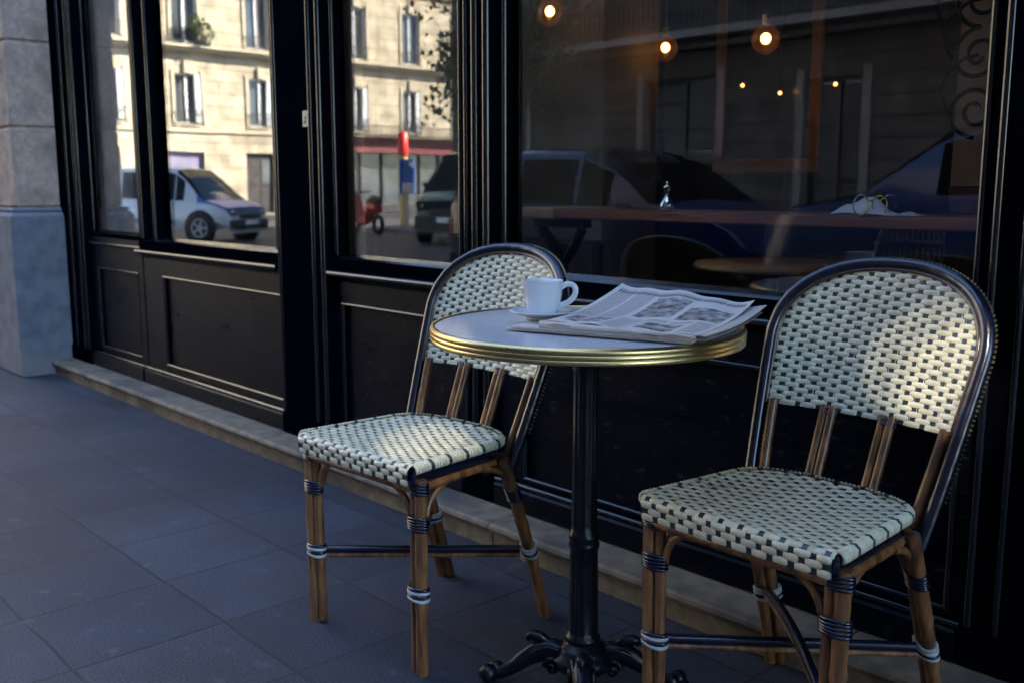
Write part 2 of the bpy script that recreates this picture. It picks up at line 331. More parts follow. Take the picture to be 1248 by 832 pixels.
    def lathe(s, prof, c=(0, 0, 0), seg=32, m=0, flip=False, axis='z'):
        pts = []
        for (r, z) in prof:
            ring = []
            for k in range(seg):
                a = 2 * PI * k / seg
                if axis == 'z': ring.append((c[0] + r * math.cos(a), c[1] + r * math.sin(a), c[2] + z))
                else: ring.append((c[0] + r * math.cos(a), c[1] + z, c[2] + r * math.sin(a)))
            pts.append(ring)
        s.grid(pts, m, closed_v=True, flip=not flip)
    def ball(s, c, r, m=0, seg=12, rings=8, sc=(1, 1, 1)):
        pts = []
        for i in range(rings + 1):
            t = PI * i / rings
            pts.append([(c[0] + sc[0] * r * math.sin(t) * math.cos(2 * PI * k / seg), c[1] + sc[1] * r * math.sin(t) * math.sin(2 * PI * k / seg), c[2] - sc[2] * r * math.cos(t)) for k in range(seg)])
        s.grid(pts, m, closed_v=True, flip=True)
    def build(s, name, mats, parent=None, loc=None, rz=None):
        me = bpy.data.meshes.new(name); me.from_pydata(s.v, [], s.f)
        if not isinstance(mats, (list, tuple)): mats = [mats]
        for k in mats: me.materials.append(MT[k])
        for p, mi, sm in zip(me.polygons, s.m, s.sm): p.material_index = mi; p.use_smooth = sm
        if s.uv:
            ul = me.uv_layers.new(name='UVMap')
            for fi, c in s.uv.items():
                p = me.polygons[fi]
                for li, uvc in zip(p.loop_indices, c): ul.data[li].uv = uvc
        me.validate(); me.update()
        o = bpy.data.objects.new(name, me); COL.objects.link(o)
        if parent: o.parent = parent
        if loc: o.location = loc
        if rz is not None: o.rotation_euler.z = rz
        return o

def smooth(pts, rad=None, k=6):
    P = [Vector(p) for p in pts]; out = []; ro = []
    for i in range(len(P) - 1):
        a, b_, c, d_ = P[max(i - 1, 0)], P[i], P[i + 1], P[min(i + 2, len(P) - 1)]
        for j in range(k):
            t = j / k
            out.append(.5 * ((2 * b_) + (c - a) * t + (2 * a - 5 * b_ + 4 * c - d_) * t * t + (3 * b_ - a - 3 * c + d_) * t ** 3))
            if rad: ro.append(rad[i] + (rad[i + 1] - rad[i]) * t)
    out.append(P[-1])
    if rad: ro.append(rad[-1]); return out, ro
    return out
def empty(name, loc=(0, 0, 0), rz=0):
    o = bpy.data.objects.new(name, None); COL.objects.link(o); o.location = loc; o.rotation_euler.z = rz
    o.empty_display_size = .1
    return o
def tag(o, label, cat, group=None):
    o['label'] = label; o['category'] = cat
    if group: o['group'] = group
    return o
def struct(o): o['kind'] = 'structure'; return o
def copy_tree(o, parent=None):
    c = o.copy(); COL.objects.link(c); c.parent = parent
    for ch in list(o.children): copy_tree(ch, c)
    return c
def arc(c, r, a0, a1, n, plane='xz', rx=None):
    out = []
    for i in range(n + 1):
        a = a0 + (a1 - a0) * i / n
        u, w = r * math.cos(a), (rx or r) * math.sin(a)
        out.append((c[0] + u, c[1], c[2] + w) if plane == 'xz' else (c[0] + u, c[1] + w, c[2]))
    return out

# ------------------------------------------------------------------ camera
cam = bpy.data.cameras.new('camera'); co = bpy.data.objects.new('camera', cam); COL.objects.link(co)
co.location = (0, -1.91, 1.01); co.rotation_euler = (R(90 - 8.84), 0, R(47.3))
cam.sensor_width = 36; cam.lens = 1209 / 1248 * 36; cam.clip_start = .05; cam.clip_end = 1500
cam.dof.use_dof = True; cam.dof.focus_distance = 1.95; cam.dof.aperture_fstop = 5.0
scene.camera = co

# ------------------------------------------------------------------ light
SUN_AZ = (.60, -.80); EL = 38
w = bpy.data.worlds.new('World'); scene.world = w; w.use_nodes = True
nt = w.node_tree; bg = nt.nodes['Background']
sky = nt.nodes.new('ShaderNodeTexSky'); sky.sky_type = 'NISHITA'; sky.sun_disc = False
sky.sun_elevation = R(EL); sky.sun_rotation = math.atan2(SUN_AZ[0], SUN_AZ[1]); sky.air_density = 1.0; sky.dust_density = .2; sky.ozone_density = 3.5
nt.links.new(sky.outputs[0], bg.inputs[0]); bg.inputs[1].default_value = .085
sl = bpy.data.lights.new('sun', 'SUN'); sl.energy = 4.6; sl.angle = R(.53); sl.color = (1, .90, .76)
so = bpy.data.objects.new('sun', sl); COL.objects.link(so)
d = Vector((SUN_AZ[0] * math.cos(R(EL)), SUN_AZ[1] * math.cos(R(EL)), math.sin(R(EL))))
so.rotation_euler = d.to_track_quat('Z', 'Y').to_euler(); so.location = (5, -20, 20)
vs = scene.view_settings; vs.view_transform = 'Standard'; vs.look = 'None'; vs.exposure = 3.95; vs.gamma = 1

# ------------------------------------------------------------------ ground
YK = -4.0      # near kerb
YO = -12.6     # far kerb
YF = -14.0     # facade across the street
XC = -19.5     # its corner
XF = -33.0     # sunlit facade at the end
def sheet(name, x0, y0, x1, y1, z, m):
    b = MB(); b.quad((x0, y0, z), (x1, y0, z), (x1, y1, z), (x0, y1, z)); return struct(b.build(name, m))
sheet('road', -600, -600, 600, 600, -.12, 'road')
def slab(name, x0, y0, x1, y1, m='pave'):
    b = MB(); b.box(x0, y0, -.5, x1, y1, 0); return struct(b.build(name, m))
slab('pavement', -14, YK + .15, 40, .6)
b = MB()
x = -14.0
while x < 40: b.box(x + .004, YK, -.5, x + .996, YK + .147, .001, bev=.012); x += 1.0
struct(b.build('kerb', 'kerb'))
slab('pavement_opposite', XC - 2.0, -24, 60, YO - .15)
b = MB(); x = XC - 2.0
while x < 60: b.box(x + .004, YO - .147, -.5, x + .996, YO, .001, bev=.012); x += 1.0
struct(b.build('kerb_opposite', 'kerb'))
slab('pavement_far', XF - .5, -60, XF + 3.0, 30)

# ------------------------------------------------------------------ stone step under the shopfront
b = MB(); x = -5.66
for L_ in (1.25, 1.1, 1.3, 1.05, 1.2, 1.25, 1.2, 1.2):
    prof = [(.02, 0), (-.128, 0), (-.130, .046), (-.136, .052), (-.145, .056), (-.150, .066), (-.148, .074), (-.140, .080), (.02, .082)]
    g = [[(x + dx, p[0], p[1]) for p in prof] for dx in (.002, L_ * .33, L_ * .66, L_ - .002)]
    b.grid(g, 0, smooth=False, flip=True)
    x += L_
tag(b.build('stone_step', 'step'), 'worn limestone step running along the foot of the black shopfront', 'step')

# ------------------------------------------------------------------ stone pier at the left
pier = empty('stone_pier', (-5.95, -.1, 0)); tag(pier, 'pale stone pier with a wider grey base left of the black shopfront', 'pier')
PX = 5.95; PY = .1
def pw(bm, *a, **k): bm.box(a[0] + PX, a[1] + PY, a[2], a[3] + PX, a[4] + PY, a[5], **k)
b = MB()
z = .90
for h in (.42, .44, .44, .44, .44, .44, .44):
    pw(b, -7.6, -.25, z + .006, -5.66, .45, z + h - .006, bev=.007); z += h
pw(b, -7.59, -.238, .88, -5.672, .44, 3.95)
b.build('shaft', 'stone', pier)
b = MB(); pw(b, -7.62, -.295, -.01, -5.60, .46, .875, bev=.02); 
pw(b, -7.60, -.275, .875, -5.63, .45, .90, bev=.008); b.build('base', 'stonebase', pier)

# ------------------------------------------------------------------ the shopfront
SH = empty('cafe_shopfront', (-3, 0, .08)); tag(SH, 'glossy black painted wooden cafe shopfront with large panes and panelled dado', 'shopfront')
OX, OZ = 3.0, -.08
class WB(MB):      # world-space builder that is stored relative to the shopfront's empty
    def build(s, name, mats, parent=SH, **k):
        off = (3.0, 0, -.08)
        s.v = [(p[0] + off[0], p[1] + off[1], p[2] + off[2]) for p in s.v]
        return MB.build(s, name, mats, parent, **k)
TOPZ = 2.75
GZ = .775
def pilaster(x0, x1, yf, reeds, z1=TOPZ, name='pilaster'):
    b = WB(); b.box(x0, yf, .083, x1, .10, z1, bev=.004)
    b.box(x0 - .002, yf - .006, .0835, x1 + .002, .09, .16, bev=.004)
    wd = x1 - x0
    for (t, r) in reeds:
        cx = x0 + t * wd
        b.tube([(cx, yf + .001, .165), (cx, yf + .001, z1 - .01)], r, seg=12, caps=False, m=1)
    return b.build(name, ['paint', 'edge'])
pilaster(-5.655, -5.322, -.030, [(.45, .010), (.80, .012), (.95, .008)])
pilaster(-3.330, -2.992, -.030, [(.05, .009), (.76, .010), (.94, .011)])
pilaster(-2.258, -2.130, -.020, [(.10, .008), (.42, .013), (.80, .013)])
pilaster(-.752, -.35, -.022, [(.03, .008), (.16, .007), (.62, .010), (.9, .012)])
# entablature and everything higher, out of the picture
b = WB(); b.box(-5.655, -.07, TOPZ, 2.5, .2, TOPZ + .12, bev=.01); b.box(-5.655, -.04, TOPZ + .123, 2.5, .2, 3.35)
b.box(-5.655, -.22, 3.353, 2.5, .2, 3.45, bev=.02); b.build('fascia', 'paint')
# dado: stiles, rails, mouldings and recessed panels
def dado(x0, x1, px0, px1, pz0, pz1, ytop=.775, yb=0.0, m='paint2'):
    b = WB()
    b.box(x0, yb - .028, .083, x1, .05, .150, bev=.006)                 # skirting
    b.tube([(x0, yb - .012, .157), (x1, yb - .012, .157)], .009, seg=10, m=1)
    b.box(x0, yb, .165, x1, .05, pz0)                                   # bottom rail
    b.box(x0, yb, pz1, x1, .05, ytop - .02)                             # top rail
    b.box(x0, yb, pz0 + .001, px0, .05, pz1 - .001); b.box(px1, yb, pz0 + .001, x1, .05, pz1 - .001)
    o = b.build('dado_frame', [m, 'edge'])
    p = WB(); p.box(px0 - .01, yb + .016, pz0 - .01, px1 + .01, .045, pz1 + .01)
    q = p.build('dado_panel', m)
    mo = WB(); r = .008
    for zz in (pz0 + .002, pz1 - .002): mo.tube([(px0, yb + .004, zz), (px1, yb + .004, zz)], r, seg=10)
    for xx in (px0 + .002, px1 - .002): mo.tube([(xx, yb + .0045, pz0), (xx, yb + .0045, pz1)], r, seg=10)
    k2 = MB.build(mo, 'moulding', 'edge', q)
    off = (3.0, 0, -.08)
    k2.data.transform(Matrix.Translation(off))
    return o
dado(-5.318, -4.66, -5.24, -4.72, .19, .60)       # shallow side dado below
dado(-4.645, -3.336, -4.44, -3.372, .190, .602)
dado(-2.988, -2.262, -2.95, -2.32, .175, .606)
dado(-2.126, -.758, -2.02, -.79, .175, .606)
dado(-.345, 2.4, -.25, 2.3, .175, .606)
# windows: frame > sill moulding, pane
def window(x0, x1, z0, proud=0.0, top=TOPZ, fr=.035, jamb=None):
    f = WB()
    y0 = -proud
    f.box(x0, y0, z0 - .055, x1, .075, z0 - .012)                       # lower rail
    f.box(x0, y0 + .004, z0 - .0115, x0 + fr, .07, top); f.box(x1 - fr, y0 + .004, z0 - .0115, x1, .07, top)
    f.tube([(x0 + fr + .004, y0 + .007, z0), (x0 + fr + .004, y0 + .007, top)], .008, seg=10, caps=False, m=1)
    f.tube([(x1 - fr - .004, y0 + .007, z0), (x1 - fr - .004, y0 + .007, top)], .008, seg=10, caps=False, m=1)
    fo = f.build('window', ['paint', 'edge'])
    sl_ = MB()
    # sloping inner bead and projecting sill nose with a rounded edge
    prof = [(.034, z0 + .004), (y0 + .012, z0 - .006), (y0 + .002, z0 - .012)]
    sl_.grid([[(xx, p[0], p[1]) for p in prof] for xx in (x0 + fr, x1 - fr)], smooth=False, flip=True)
    nose = arc((0, y0 - .012, z0 - .066), .011, PI * 1.5, PI * .5, 8, 'yz') if False else None
    pr2 = [(y0 + .01, z0 - .052)] + [(y0 - .016 - .010 * math.cos(t), z0 - .063 + .010 * math.sin(t)) for t in [PI / 2 - PI * i / 8 for i in range(9)]] + [(y0 - .004, z0 - .080), (y0 + .012, z0 - .094)]
    pr2 = [(a, z) for a, z in pr2]
    sl_.grid([[(xx, p[0], p[1]) for p in pr2] for xx in (x0 - .001, (x0 + x1) / 2, x1 + .001)], smooth=True, flip=True)
    so_ = sl_.build('sill', 'edge', fo); so_.data.transform(Matrix.Translation((3.0, 0, -.08)))
    pn = MB(); pn.box(x0 + fr - .004, .030, z0 - .005, x1 - fr + .004, .036, top - .02)
    po = pn.build('pane', 'glass', fo); po.data.transform(Matrix.Translation((3.0, 0, -.08)))
    return fo
window(-5.318, -4.655, GZ + .012, proud=-.010, fr=.012)
window(-4.645, -3.334, GZ, proud=.020, fr=.018)
window(-2.988, -2.262, GZ, proud=.012, fr=.02)
window(-2.126, -.756, GZ, proud=.004, fr=.018)
window(-.346, 2.40, GZ, proud=.004, fr=.018)
# broad mullion between side light and the first window
b = WB(); b.box(-4.620, -.016, GZ - .008, -4.545, .085, TOPZ, bev=.004)
b.tube([(-4.598, -.016, GZ), (-4.598, -.016, TOPZ)], .009, seg=12, caps=False, m=1)
b.box(-4.542, -.004, GZ - .008, -4.465, .085, TOPZ, bev=.004); b.tube([(-4.482, -.004, GZ), (-4.482, -.004, TOPZ)], .009, seg=12, caps=False, m=1)
b.build('mullion', ['paint', 'edge'])
b = WB(); b.box(-2.955, .038, GZ, -2.85, .10, TOPZ); b.build('inner_jamb', 'brownwood')
# back lining of the dado, so nothing shows through
b = WB(); b.box(-5.66, .052, .083, 2.45, .09, GZ - .03); b.build('dado_lining', 'paint')
b = WB(); b.box(-5.310, .055, GZ - .01, -4.86, .12, .90); b.box(-5.310, .062, .902, -4.88, .12, TOPZ); b.build('inner_lining', 'stone')
# little yellowed plate on the pilaster
t = empty('number_plate', (-3.100, -.0315, 1.245)); tag(t, 'tiny yellowed plate with dark print screwed to the black pilaster', 'plate')
b = MB(); b.box(-.017, -.004, -.028, .017, 0, .028, bev=.0012); b.build('plate', 'sticker', t)
b = MB(); b.box(-.008, -.0046, -.016, .007, -.0042, -.008); b.box(-.002, -.0046, .001, .008, -.0042, .007); b.box(-.001, -.0046, -.008, .003, -.0042, .001)
b.build('print', 'stickerink', t)

# building over and beside the shop
b = MB(); b.box(-14, .2, 3.46, 12, 11, 16); b.box(-14, .18, 0, -7.62, 11, 3.455)
b.box(2.5, -.02, 0, 12, 11, 3.455); b.box(-7.618, .46, 0, -5.67, 11, 3.455)
o = b.build('corner_building', 'opptrim'); tag(o, 'pale stone building rising above and beside the cafe shopfront', 'building')

# ------------------------------------------------------------------ inside the cafe
b = MB(); b.box(-7.0, .10, .0, 2.5, 7.0, .05); struct(b.build('interior_floor', 'in_floor'))
b = MB(); b.box(-7.0, .21, 3.1, 2.5, 7.0, 3.2); struct(b.build('interior_ceiling', 'in_dark'))
b = MB(); b.box(-7.0, 5.6, .051, 2.5, 5.75, 3.099); struct(b.build('interior_back_wall', 'in_dark'))
b = MB(); b.box(-5.645, .14, .051, -5.50, 5.59, 3.09); b.box(2.45, .14, .051, 2.499, 5.59, 3.09); struct(b.build('interior_side_wall', 'in_dark'))
b = MB(); b.box(-4.20, 1.2, .052, -2.815, 1.55, 3.098); o = b.build('interior_pillar', 'in_beige'); tag(o, 'broad beige plaster pillar inside the cafe behind the left of the largest pane', 'pillar')
t = empty('interior_partition', (-.7, .80, .052)); tag(t, 'partition inside the right end of the largest pane, tan above a dark maroon base', 'partition')
b = MB(); b.box(-.49, 0, .96, .5, .15, 3.046); b.build('upper_panel', 'tanwall', t)
b = MB(); b.box(-.49, -.01, 0, .5, .15, .957); b.build('lower_panel', 'maroonwall', t)
# banquette in front of the pillar
t = empty('banquette', (-3.3, 1.02, .05)); tag(t, 'dark upholstered banquette below the beige pillar inside the cafe', 'bench')
b = MB(); b.box(-.9, -.30, .10, .52, .10, .42, bev=.03); b.build('seat', 'in_dark', t)
b = MB(); b.box(-.9, .105, .12, .52, .17, .74, bev=.02); b.build('backrest', 'in_dark', t)
# gilt frame with a dark mirror
t = empty('gilt_mirror', (-2.92, 2.55, 1.08)); tag(t, 'large dark mirror in a gilt frame hanging inside the cafe', 'mirror')
b = MB()
W_, H_ = .31, 1.25
for (a0, c0, a1, c1) in ((-W_, 0, W_, .07), (-W_, H_ - .07, W_, H_), (-W_, .071, -W_ + .06, H_ - .071), (W_ - .06, .071, W_, H_ - .071)):
    b.box(a0, -.03, c0, a1, .01, c1, bev=.01)
b.build('frame', 'gold', t)
b = MB(); b.box(-W_ + .05, -.008, .06, W_ - .05, .004, H_ - .06); b.build('mirror_glass', 'mirror', t)
b = MB(); b.box(-2.81, 2.563, .052, -1.9, 2.70, 3.098); b.box(-3.6, 2.563, .052, -2.812, 2.70, 3.098)
o = b.build('panelled_wall', 'in_dark'); tag(o, 'dark panelled wall behind the gilt mirror inside the cafe', 'wall')
# window counter on iron legs
CT = .937
t = empty('window_counter', (-1.75, .5, .05)); tag(t, 'reddish wooden counter shelf running inside the largest pane', 'counter')
b = MB(); b.box(-.62, -.03, CT - .05 - .032, .98, .27, CT - .05, bev=.004); b.build('shelf', 'counter', t)
b = MB(); b.box(-.82, -.034, CT - .05 - .034, -.623, .272, CT - .047, bev=.004); b.build('shelf_end', 'counterend', t)
for xx in (-.70, .9):
    b = MB()
    b.box(xx - .10, .05, CT - .115, xx + .13, .10, CT - .0845)
    b.tube([(xx - .09, .075, CT - .12), (xx - .05, .075, CT - .16), (xx, .075, CT - .22), (xx + .01, .075, CT - .38), (xx - .02, .075, CT - .6), (xx - .06, .075, 0)], [.02, .022, .026, .02, .018, .02], seg=8)
    b.tube([(xx + .11, .075, CT - .12), (xx + .08, .075, CT - .17), (xx + .03, .075, CT - .24), (xx + .01, .075, CT - .36)], [.018, .02, .016, .01], seg=8)
    b.build('leg', 'iron', t)
# carafe: small silver-topped decanter
t = empty('cruet', (-1.925, .45 + .06, CT)); tag(t, 'small shiny silver cruet with a stopper standing on the window counter', 'cruet')
b = MB(); b.lathe([(0, 0), (.017, .0), (.022, .008), (.023, .018), (.017, .032), (.007, .044), (.005, .056), (.010, .062), (.011, .064)], seg=24); b.build('body', 'silver', t)
b = MB(); b.ball((0, 0, .072), .011, seg=14, sc=(1, 1, .85)); b.lathe([(.0, .080), (.004, .080), (.003, .088), (0, .090)], seg=10); b.build('stopper', 'silver', t)
# napkin + spectacles
t = empty('folded_napkin', (-1.24, .53, CT)); tag(t, 'crumpled pale linen napkin lying on the window counter', 'napkin')
b = MB(); g = []
rr = random.Random(3)
for i in range(15):
    row = []
    for j in range(9):
        u, v = i / 14, j / 8
        h = .042 * math.sin(PI * min(1, u * 1.25 + .1)) * (.55 + .45 * math.sin(v * PI)) + .006 * math.sin(u * 13 + v * 5) + .005 * math.sin(v * 17 + u * 4)
        edge = min(u, 1 - u, v, 1 - v) * 8
        h = max(.002, h * min(1, edge + .25))
        row.append((-.12 + .22 * u + .01 * math.sin(v * 6), -.055 + .11 * v + .008 * math.sin(u * 9), h))
    g.append(row)
b.grid(g); b.grid([[(p[0], p[1], .001) for p in r_] for r_ in g], flip=True); b.build('cloth', 'napkin', t)
t = empty('spectacles', (-1.245, .470, CT + .001), R(20)); tag(t, 'thin gold wire spectacles propped against the napkin', 'spectacles')
b = MB()
b.tube([(-.022 + .018 * math.cos(a) , -.002, .026 + .026 * math.sin(a) ) for a in [i * 2 * PI / 20 for i in range(20)]], .0021, seg=6, closed=True)
b.tube([(.022 + .018 * math.cos(a) , .006, .026 + .024 * math.sin(a) ) for a in [i * 2 * PI / 20 for i in range(20)]], .0021, seg=6, closed=True)
b.tube([(-.005, 0, .034), (0, .001, .038), (.005, .004, .034)], .0021, seg=6); b.build('rims', 'goldwire', t)
b = MB(); b.tube([(-.018, 0, .002), (.0, .02, .02), (.035, .05, .052), (.05, .055, .05)], .0019, seg=6)
b.tube([(.040, .006, .02), (.05, .04, .03), (.055, .06, .02)], .0019, seg=6); b.build('temples', 'goldwire', t)
# wicker chair inside, seen under the counter
t = empty('wicker_chair', (-1.36, 1.0, .05), R(15)); tag(t, 'brown ribbed wicker chair inside the cafe below the napkin', 'chair')
b = MB()
for k in range(26):
    a = -PI * .05 + PI * 1.1 * k / 25
    b.tube([(.20 * math.cos(a), .19 * math.sin(a) , .36), (.155 * math.cos(a), .15 * math.sin(a), .62), (.10 * math.cos(a), .10 * math.sin(a), .86)], .006, seg=5, caps=False)
for (r_, z_) in ((.20, .37), (.185, .45), (.165, .57), (.14, .70), (.12, .79), (.10, .865)):
    b.tube([(r_ * math.cos(-PI * .05 + PI * 1.1 * k / 20), r_ * .96 * math.sin(-PI * .05 + PI * 1.1 * k / 20), z_) for k in range(21)], .009, seg=6)
b.build('backrest', 'wicker', t)
b = MB(); b.lathe([(0, .39), (.19, .39), (.205, .37), (.19, .35), (0, .35)], seg=28); b.build('seat', 'wicker', t)
for sx in (-1, 1):
    for sy in (-1, 1):
        b = MB(); b.tube([(sx * .13, sy * .13, .35), (sx * .16, sy * .16, 0)], .013, seg=8); b.build('leg', 'wicker', t)
# round table inside
t = empty('indoor_table', (-2.18, 1.5, .05)); tag(t, 'small round table inside the cafe seen low through the pane', 'table')
b = MB(); b.lathe([(0, .64), (.30, .64), (.31, .65), (.30, .665), (0, .665)], seg=40, flip=False); b.build('tabletop', 'counterend', t)
b = MB(); b.lathe([(.18, 0), (.17, .02), (.04, .05), (.025, .1), (.022, .6), (.05, .638)], seg=20); b.build('pedestal', 'iron', t)
# lamps
def pendant(name, loc, r, label, power, h=3.1, group='globe bulbs hanging in the cafe'):
    t = empty(name, loc); tag(t, label, 'lamp', group)
    b = MB(); b.ball((0, 0, 0), r, seg=24, rings=14, sc=(1, 1, 1.08)); b.build('globe', 'glass_thin', t)
    b = MB(); b.ball((0, 0, .004), r * .36, seg=16, rings=10, sc=(1, 1, 1.1)); b.build('filament', 'bulb', t)
    b = MB(); b.tube([(0, 0, r * 1.05), (0, 0, r * 1.7)], r * .28, seg=12); b.build('socket', 'brass', t)
    b = MB(); b.tube([(0, 0, r * 1.7), (0, 0, h - loc[2])], .003, seg=6); b.build('cord', 'trimblack', t)
    return t
pendant('pendant_lamp', (-2.70, 1.45, 1.578), .050, 'glowing globe bulb hanging in the middle of the largest pane', 1)
pendant('pendant_lamp', (-2.25, 1.5, 1.572), .054, 'glowing globe bulb hanging in front of the gilt mirror', 1)
pendant('pendant_lamp', (-2.93, 1.0, 1.70), .052, 'glowing globe bulb hanging in front of the beige pillar', 1)
for loc, lb in (((-2.90, 2.3, 1.50), 'tiny distant lamp left of the gilt frame'), ((-2.72, 2.35, 1.455), 'tiny distant lamp inside the gilt frame outline'),
                ((-2.43, 2.35, 1.475), 'tiny distant lamp right of the gilt frame'), ((-2.60, .9, 1.78), 'small amber lamp high beside the beige pillar'), ((-2.30, 1.0, 1.76), 'small amber lamp high between the two larger globes')):
    t = empty('small_lamp', loc); tag(t, lb + ' inside the cafe', 'lamp', 'small lamps in the cafe')
    b = MB(); b.ball((0, 0, 0), .009, seg=12, rings=8); b.build('glow', 'bulbdim', t)
    b = MB(); b.tube([(0, 0, .009), (0, 0, .025)], .006, seg=8); b.tube([(0, 0, .025), (0, 0, 3.1 - loc[2])], .0012, seg=5); b.build('cord', 'trimblack', t)
# wrought iron scroll behind the right end of the pane
def spiral(c, r0, r1, a0, turns, n=40, y=0):
    return [(c[0] + (r0 + (r1 - r0) * i / n) * math.cos(a0 + turns * 2 * PI * i / n), y, c[1] + (r0 + (r1 - r0) * i / n) * math.sin(a0 + turns * 2 * PI * i / n)) for i in range(n + 1)]
t = empty('iron_scrollwork', (-1.035, .48, .95)); tag(t, 'black wrought iron scrollwork inside the right end of the largest pane', 'ironwork')
b = MB()
for k in range(5):
    z0 = .235 + .125 * k
    s_ = 1 if k % 2 else -1
    b.tube(spiral((.030, z0), .062, .010, PI * (.5 if s_ > 0 else 1.5), 1.7 * s_, 70), .0052, seg=8)
    b.tube(smooth([(-.030, 0, z0 - .005), (-.052, 0, z0 + .045), (-.040, 0, z0 + .085), (-.005, 0, z0 + .118), (.03, 0, z0 + .125)]), .0044, seg=8)
b.tube(smooth([(-.075, 0, .85), (-.080, 0, .60), (-.076, 0, .50), (-.055, 0, .42), (-.03, 0, .38)]), .0055, seg=8)
b.build('scrolls', 'blackiron', t)
b = MB(); b.tube([(.09, 0, -.012), (.09, 0, 1.75)], .008, seg=8); b.build('upright', 'rail', t)

# ------------------------------------------------------------------ rattan chair
def hw_back(z):       # half width of the backrest's outer frame at height z
    zt, zs, wm = .863, .712, .218
    if z <= zs:
        tt = (z - .38) / (zs - .38)
        return .178 + (wm - .178) * (tt ** .8 if tt > 0 else 0)
    q = min(1, (z - zs) / (zt - zs)); return wm * (1 - q ** 2.3) ** (1 / 2.3)
def back_y(x, z): return .085 + (z - .41) * .385 + .030 * (1 - (x / .23) ** 2)
def back_n(): 
    v = Vector((0, -1, .385)); return v.normalized()
def hw_seat(y):       # half width of the seat at depth y (front is negative)
    yf, yr = -.222, .125
    base = .206 + (.180 - .206) * (y - yf) / (.05 - yf)
    if y < yf + .02: base -= .02 * (1 - math.sqrt(max(0, 1 - ((yf + .02 - y) / .02) ** 2)))
    if y > .03: base *= max(0, 1 - ((y - .03) / (yr - .03)) ** 2.6) ** (1 / 2.6)
    return base
SZ = .458
def seat_z(x, y): return SZ - .012 * (1 - min(1, (x / .2) ** 2)) * (1 - min(1, ((y + .05) / .18) ** 2)) 
def pillow(b, P, u0, u1, v0, v1, amp, m=0, nseg=5):
    """one strand showing between two crossings; P(u, v, h) gives the point raised by h"""
    rows = []
    for i in range(nseg + 1):
        t = i / nseg; u = u0 + (u1 - u0) * t
        e = math.sin(PI * t) ** .4 if 0 < t < 1 else 0
        row = []
        for k, (vv, hh) in enumerate(((-.07, -.10), (.14, .85), (.5, 1), (.86, .85), (1.07, -.10))):
            sh = .07 * (1 - e) * (1 if vv < .5 else -1) if vv != .5 else 0
            v = v0 + (v1 - v0) * (vv + sh)
            row.append(P(u, v, amp * (hh * (.25 + .75 * e)) - .0006 * (1 - e)))
        rows.append(row)
    b.grid(rows, m, smooth=True, flip=True)
def weave(b, P, vs, hwf, period, gap, amp, seed, m_c=0):
    r_ = random.Random(seed)
    for i in range(len(vs) - 1):
        v0, v1 = vs[i], vs[i + 1]; vm = (v0 + v1) / 2
        H = hwf(vm)
        if H < .02: continue
        off = (period / 2 if i % 2 else 0) + r_.uniform(-.0015, .0015)
        k = math.floor((-H - off) / period) - 1
        while True:
            a = off + k * period + gap / 2; c = off + (k + 1) * period - gap / 2; k += 1
            if a > H: break
            if c < -H: continue
            a2, c2 = max(a, -H), min(c, H)
            if c2 - a2 < .004: continue
            j = r_.uniform(-.0006, .0006)
            pillow(b, P, a2 - .0012, c2 + .0012, v0 + j, v1 + j, amp * r_.uniform(.85, 1.15), m_c)
def double_cane(b, p0, p1, r, off, r2, cut0=0, cut1=0, mid=None):
    a, c = Vector(p0), Vector(p1); o_ = Vector(off)
    n = 40
    def line(s0, s1, rad, sh):
        pts = []; rs = []
        for i in range(n):
            t = s0 + (s1 - s0) * i / (n - 1)
            p = a.lerp(c, t)
            if mid: p = p + Vector(mid) * math.sin(PI * t)
            pts.append(p + sh); rs.append(rad * (1 + .03 * math.sin(9 * t + rad * 900) + .13 * sum(math.exp(-((t - q) / .018) ** 2) for q in (.30 + rad * 9, .72 - rad * 6))))
        b.tube(pts, rs, seg=12)
    line(0, 1, r, -o_ * .5)
    line(cut0, 1 - cut1, r2, o_ * .5)
def binding(b, c, ax, rx, h, m=0, turns=5, off=None):
    """stack of wrapped turns round a double cane; c centre, ax axis, rx (half long, half short), off long direction"""
    ax = Vector(ax).normalized(); o_ = Vector(off); o_ = (o_ - ax * o_.dot(ax)).normalized(); q = ax.cross(o_)
    for k in range(turns):
        cz = Vector(c) + ax * (h * ((k + .5) / turns - .5))
        mk = m[k % len(m)] if isinstance(m, (list, tuple)) else m
        b.tube([cz + o_ * (rx[0] * math.cos(a)) + q * (rx[1] * math.sin(a)) + ax * (.0012 * math.sin(a * 2 + k)) for a in [i * 2 * PI / 18 for i in range(18)]], h / turns * .58, seg=6, m=mk, closed=True)
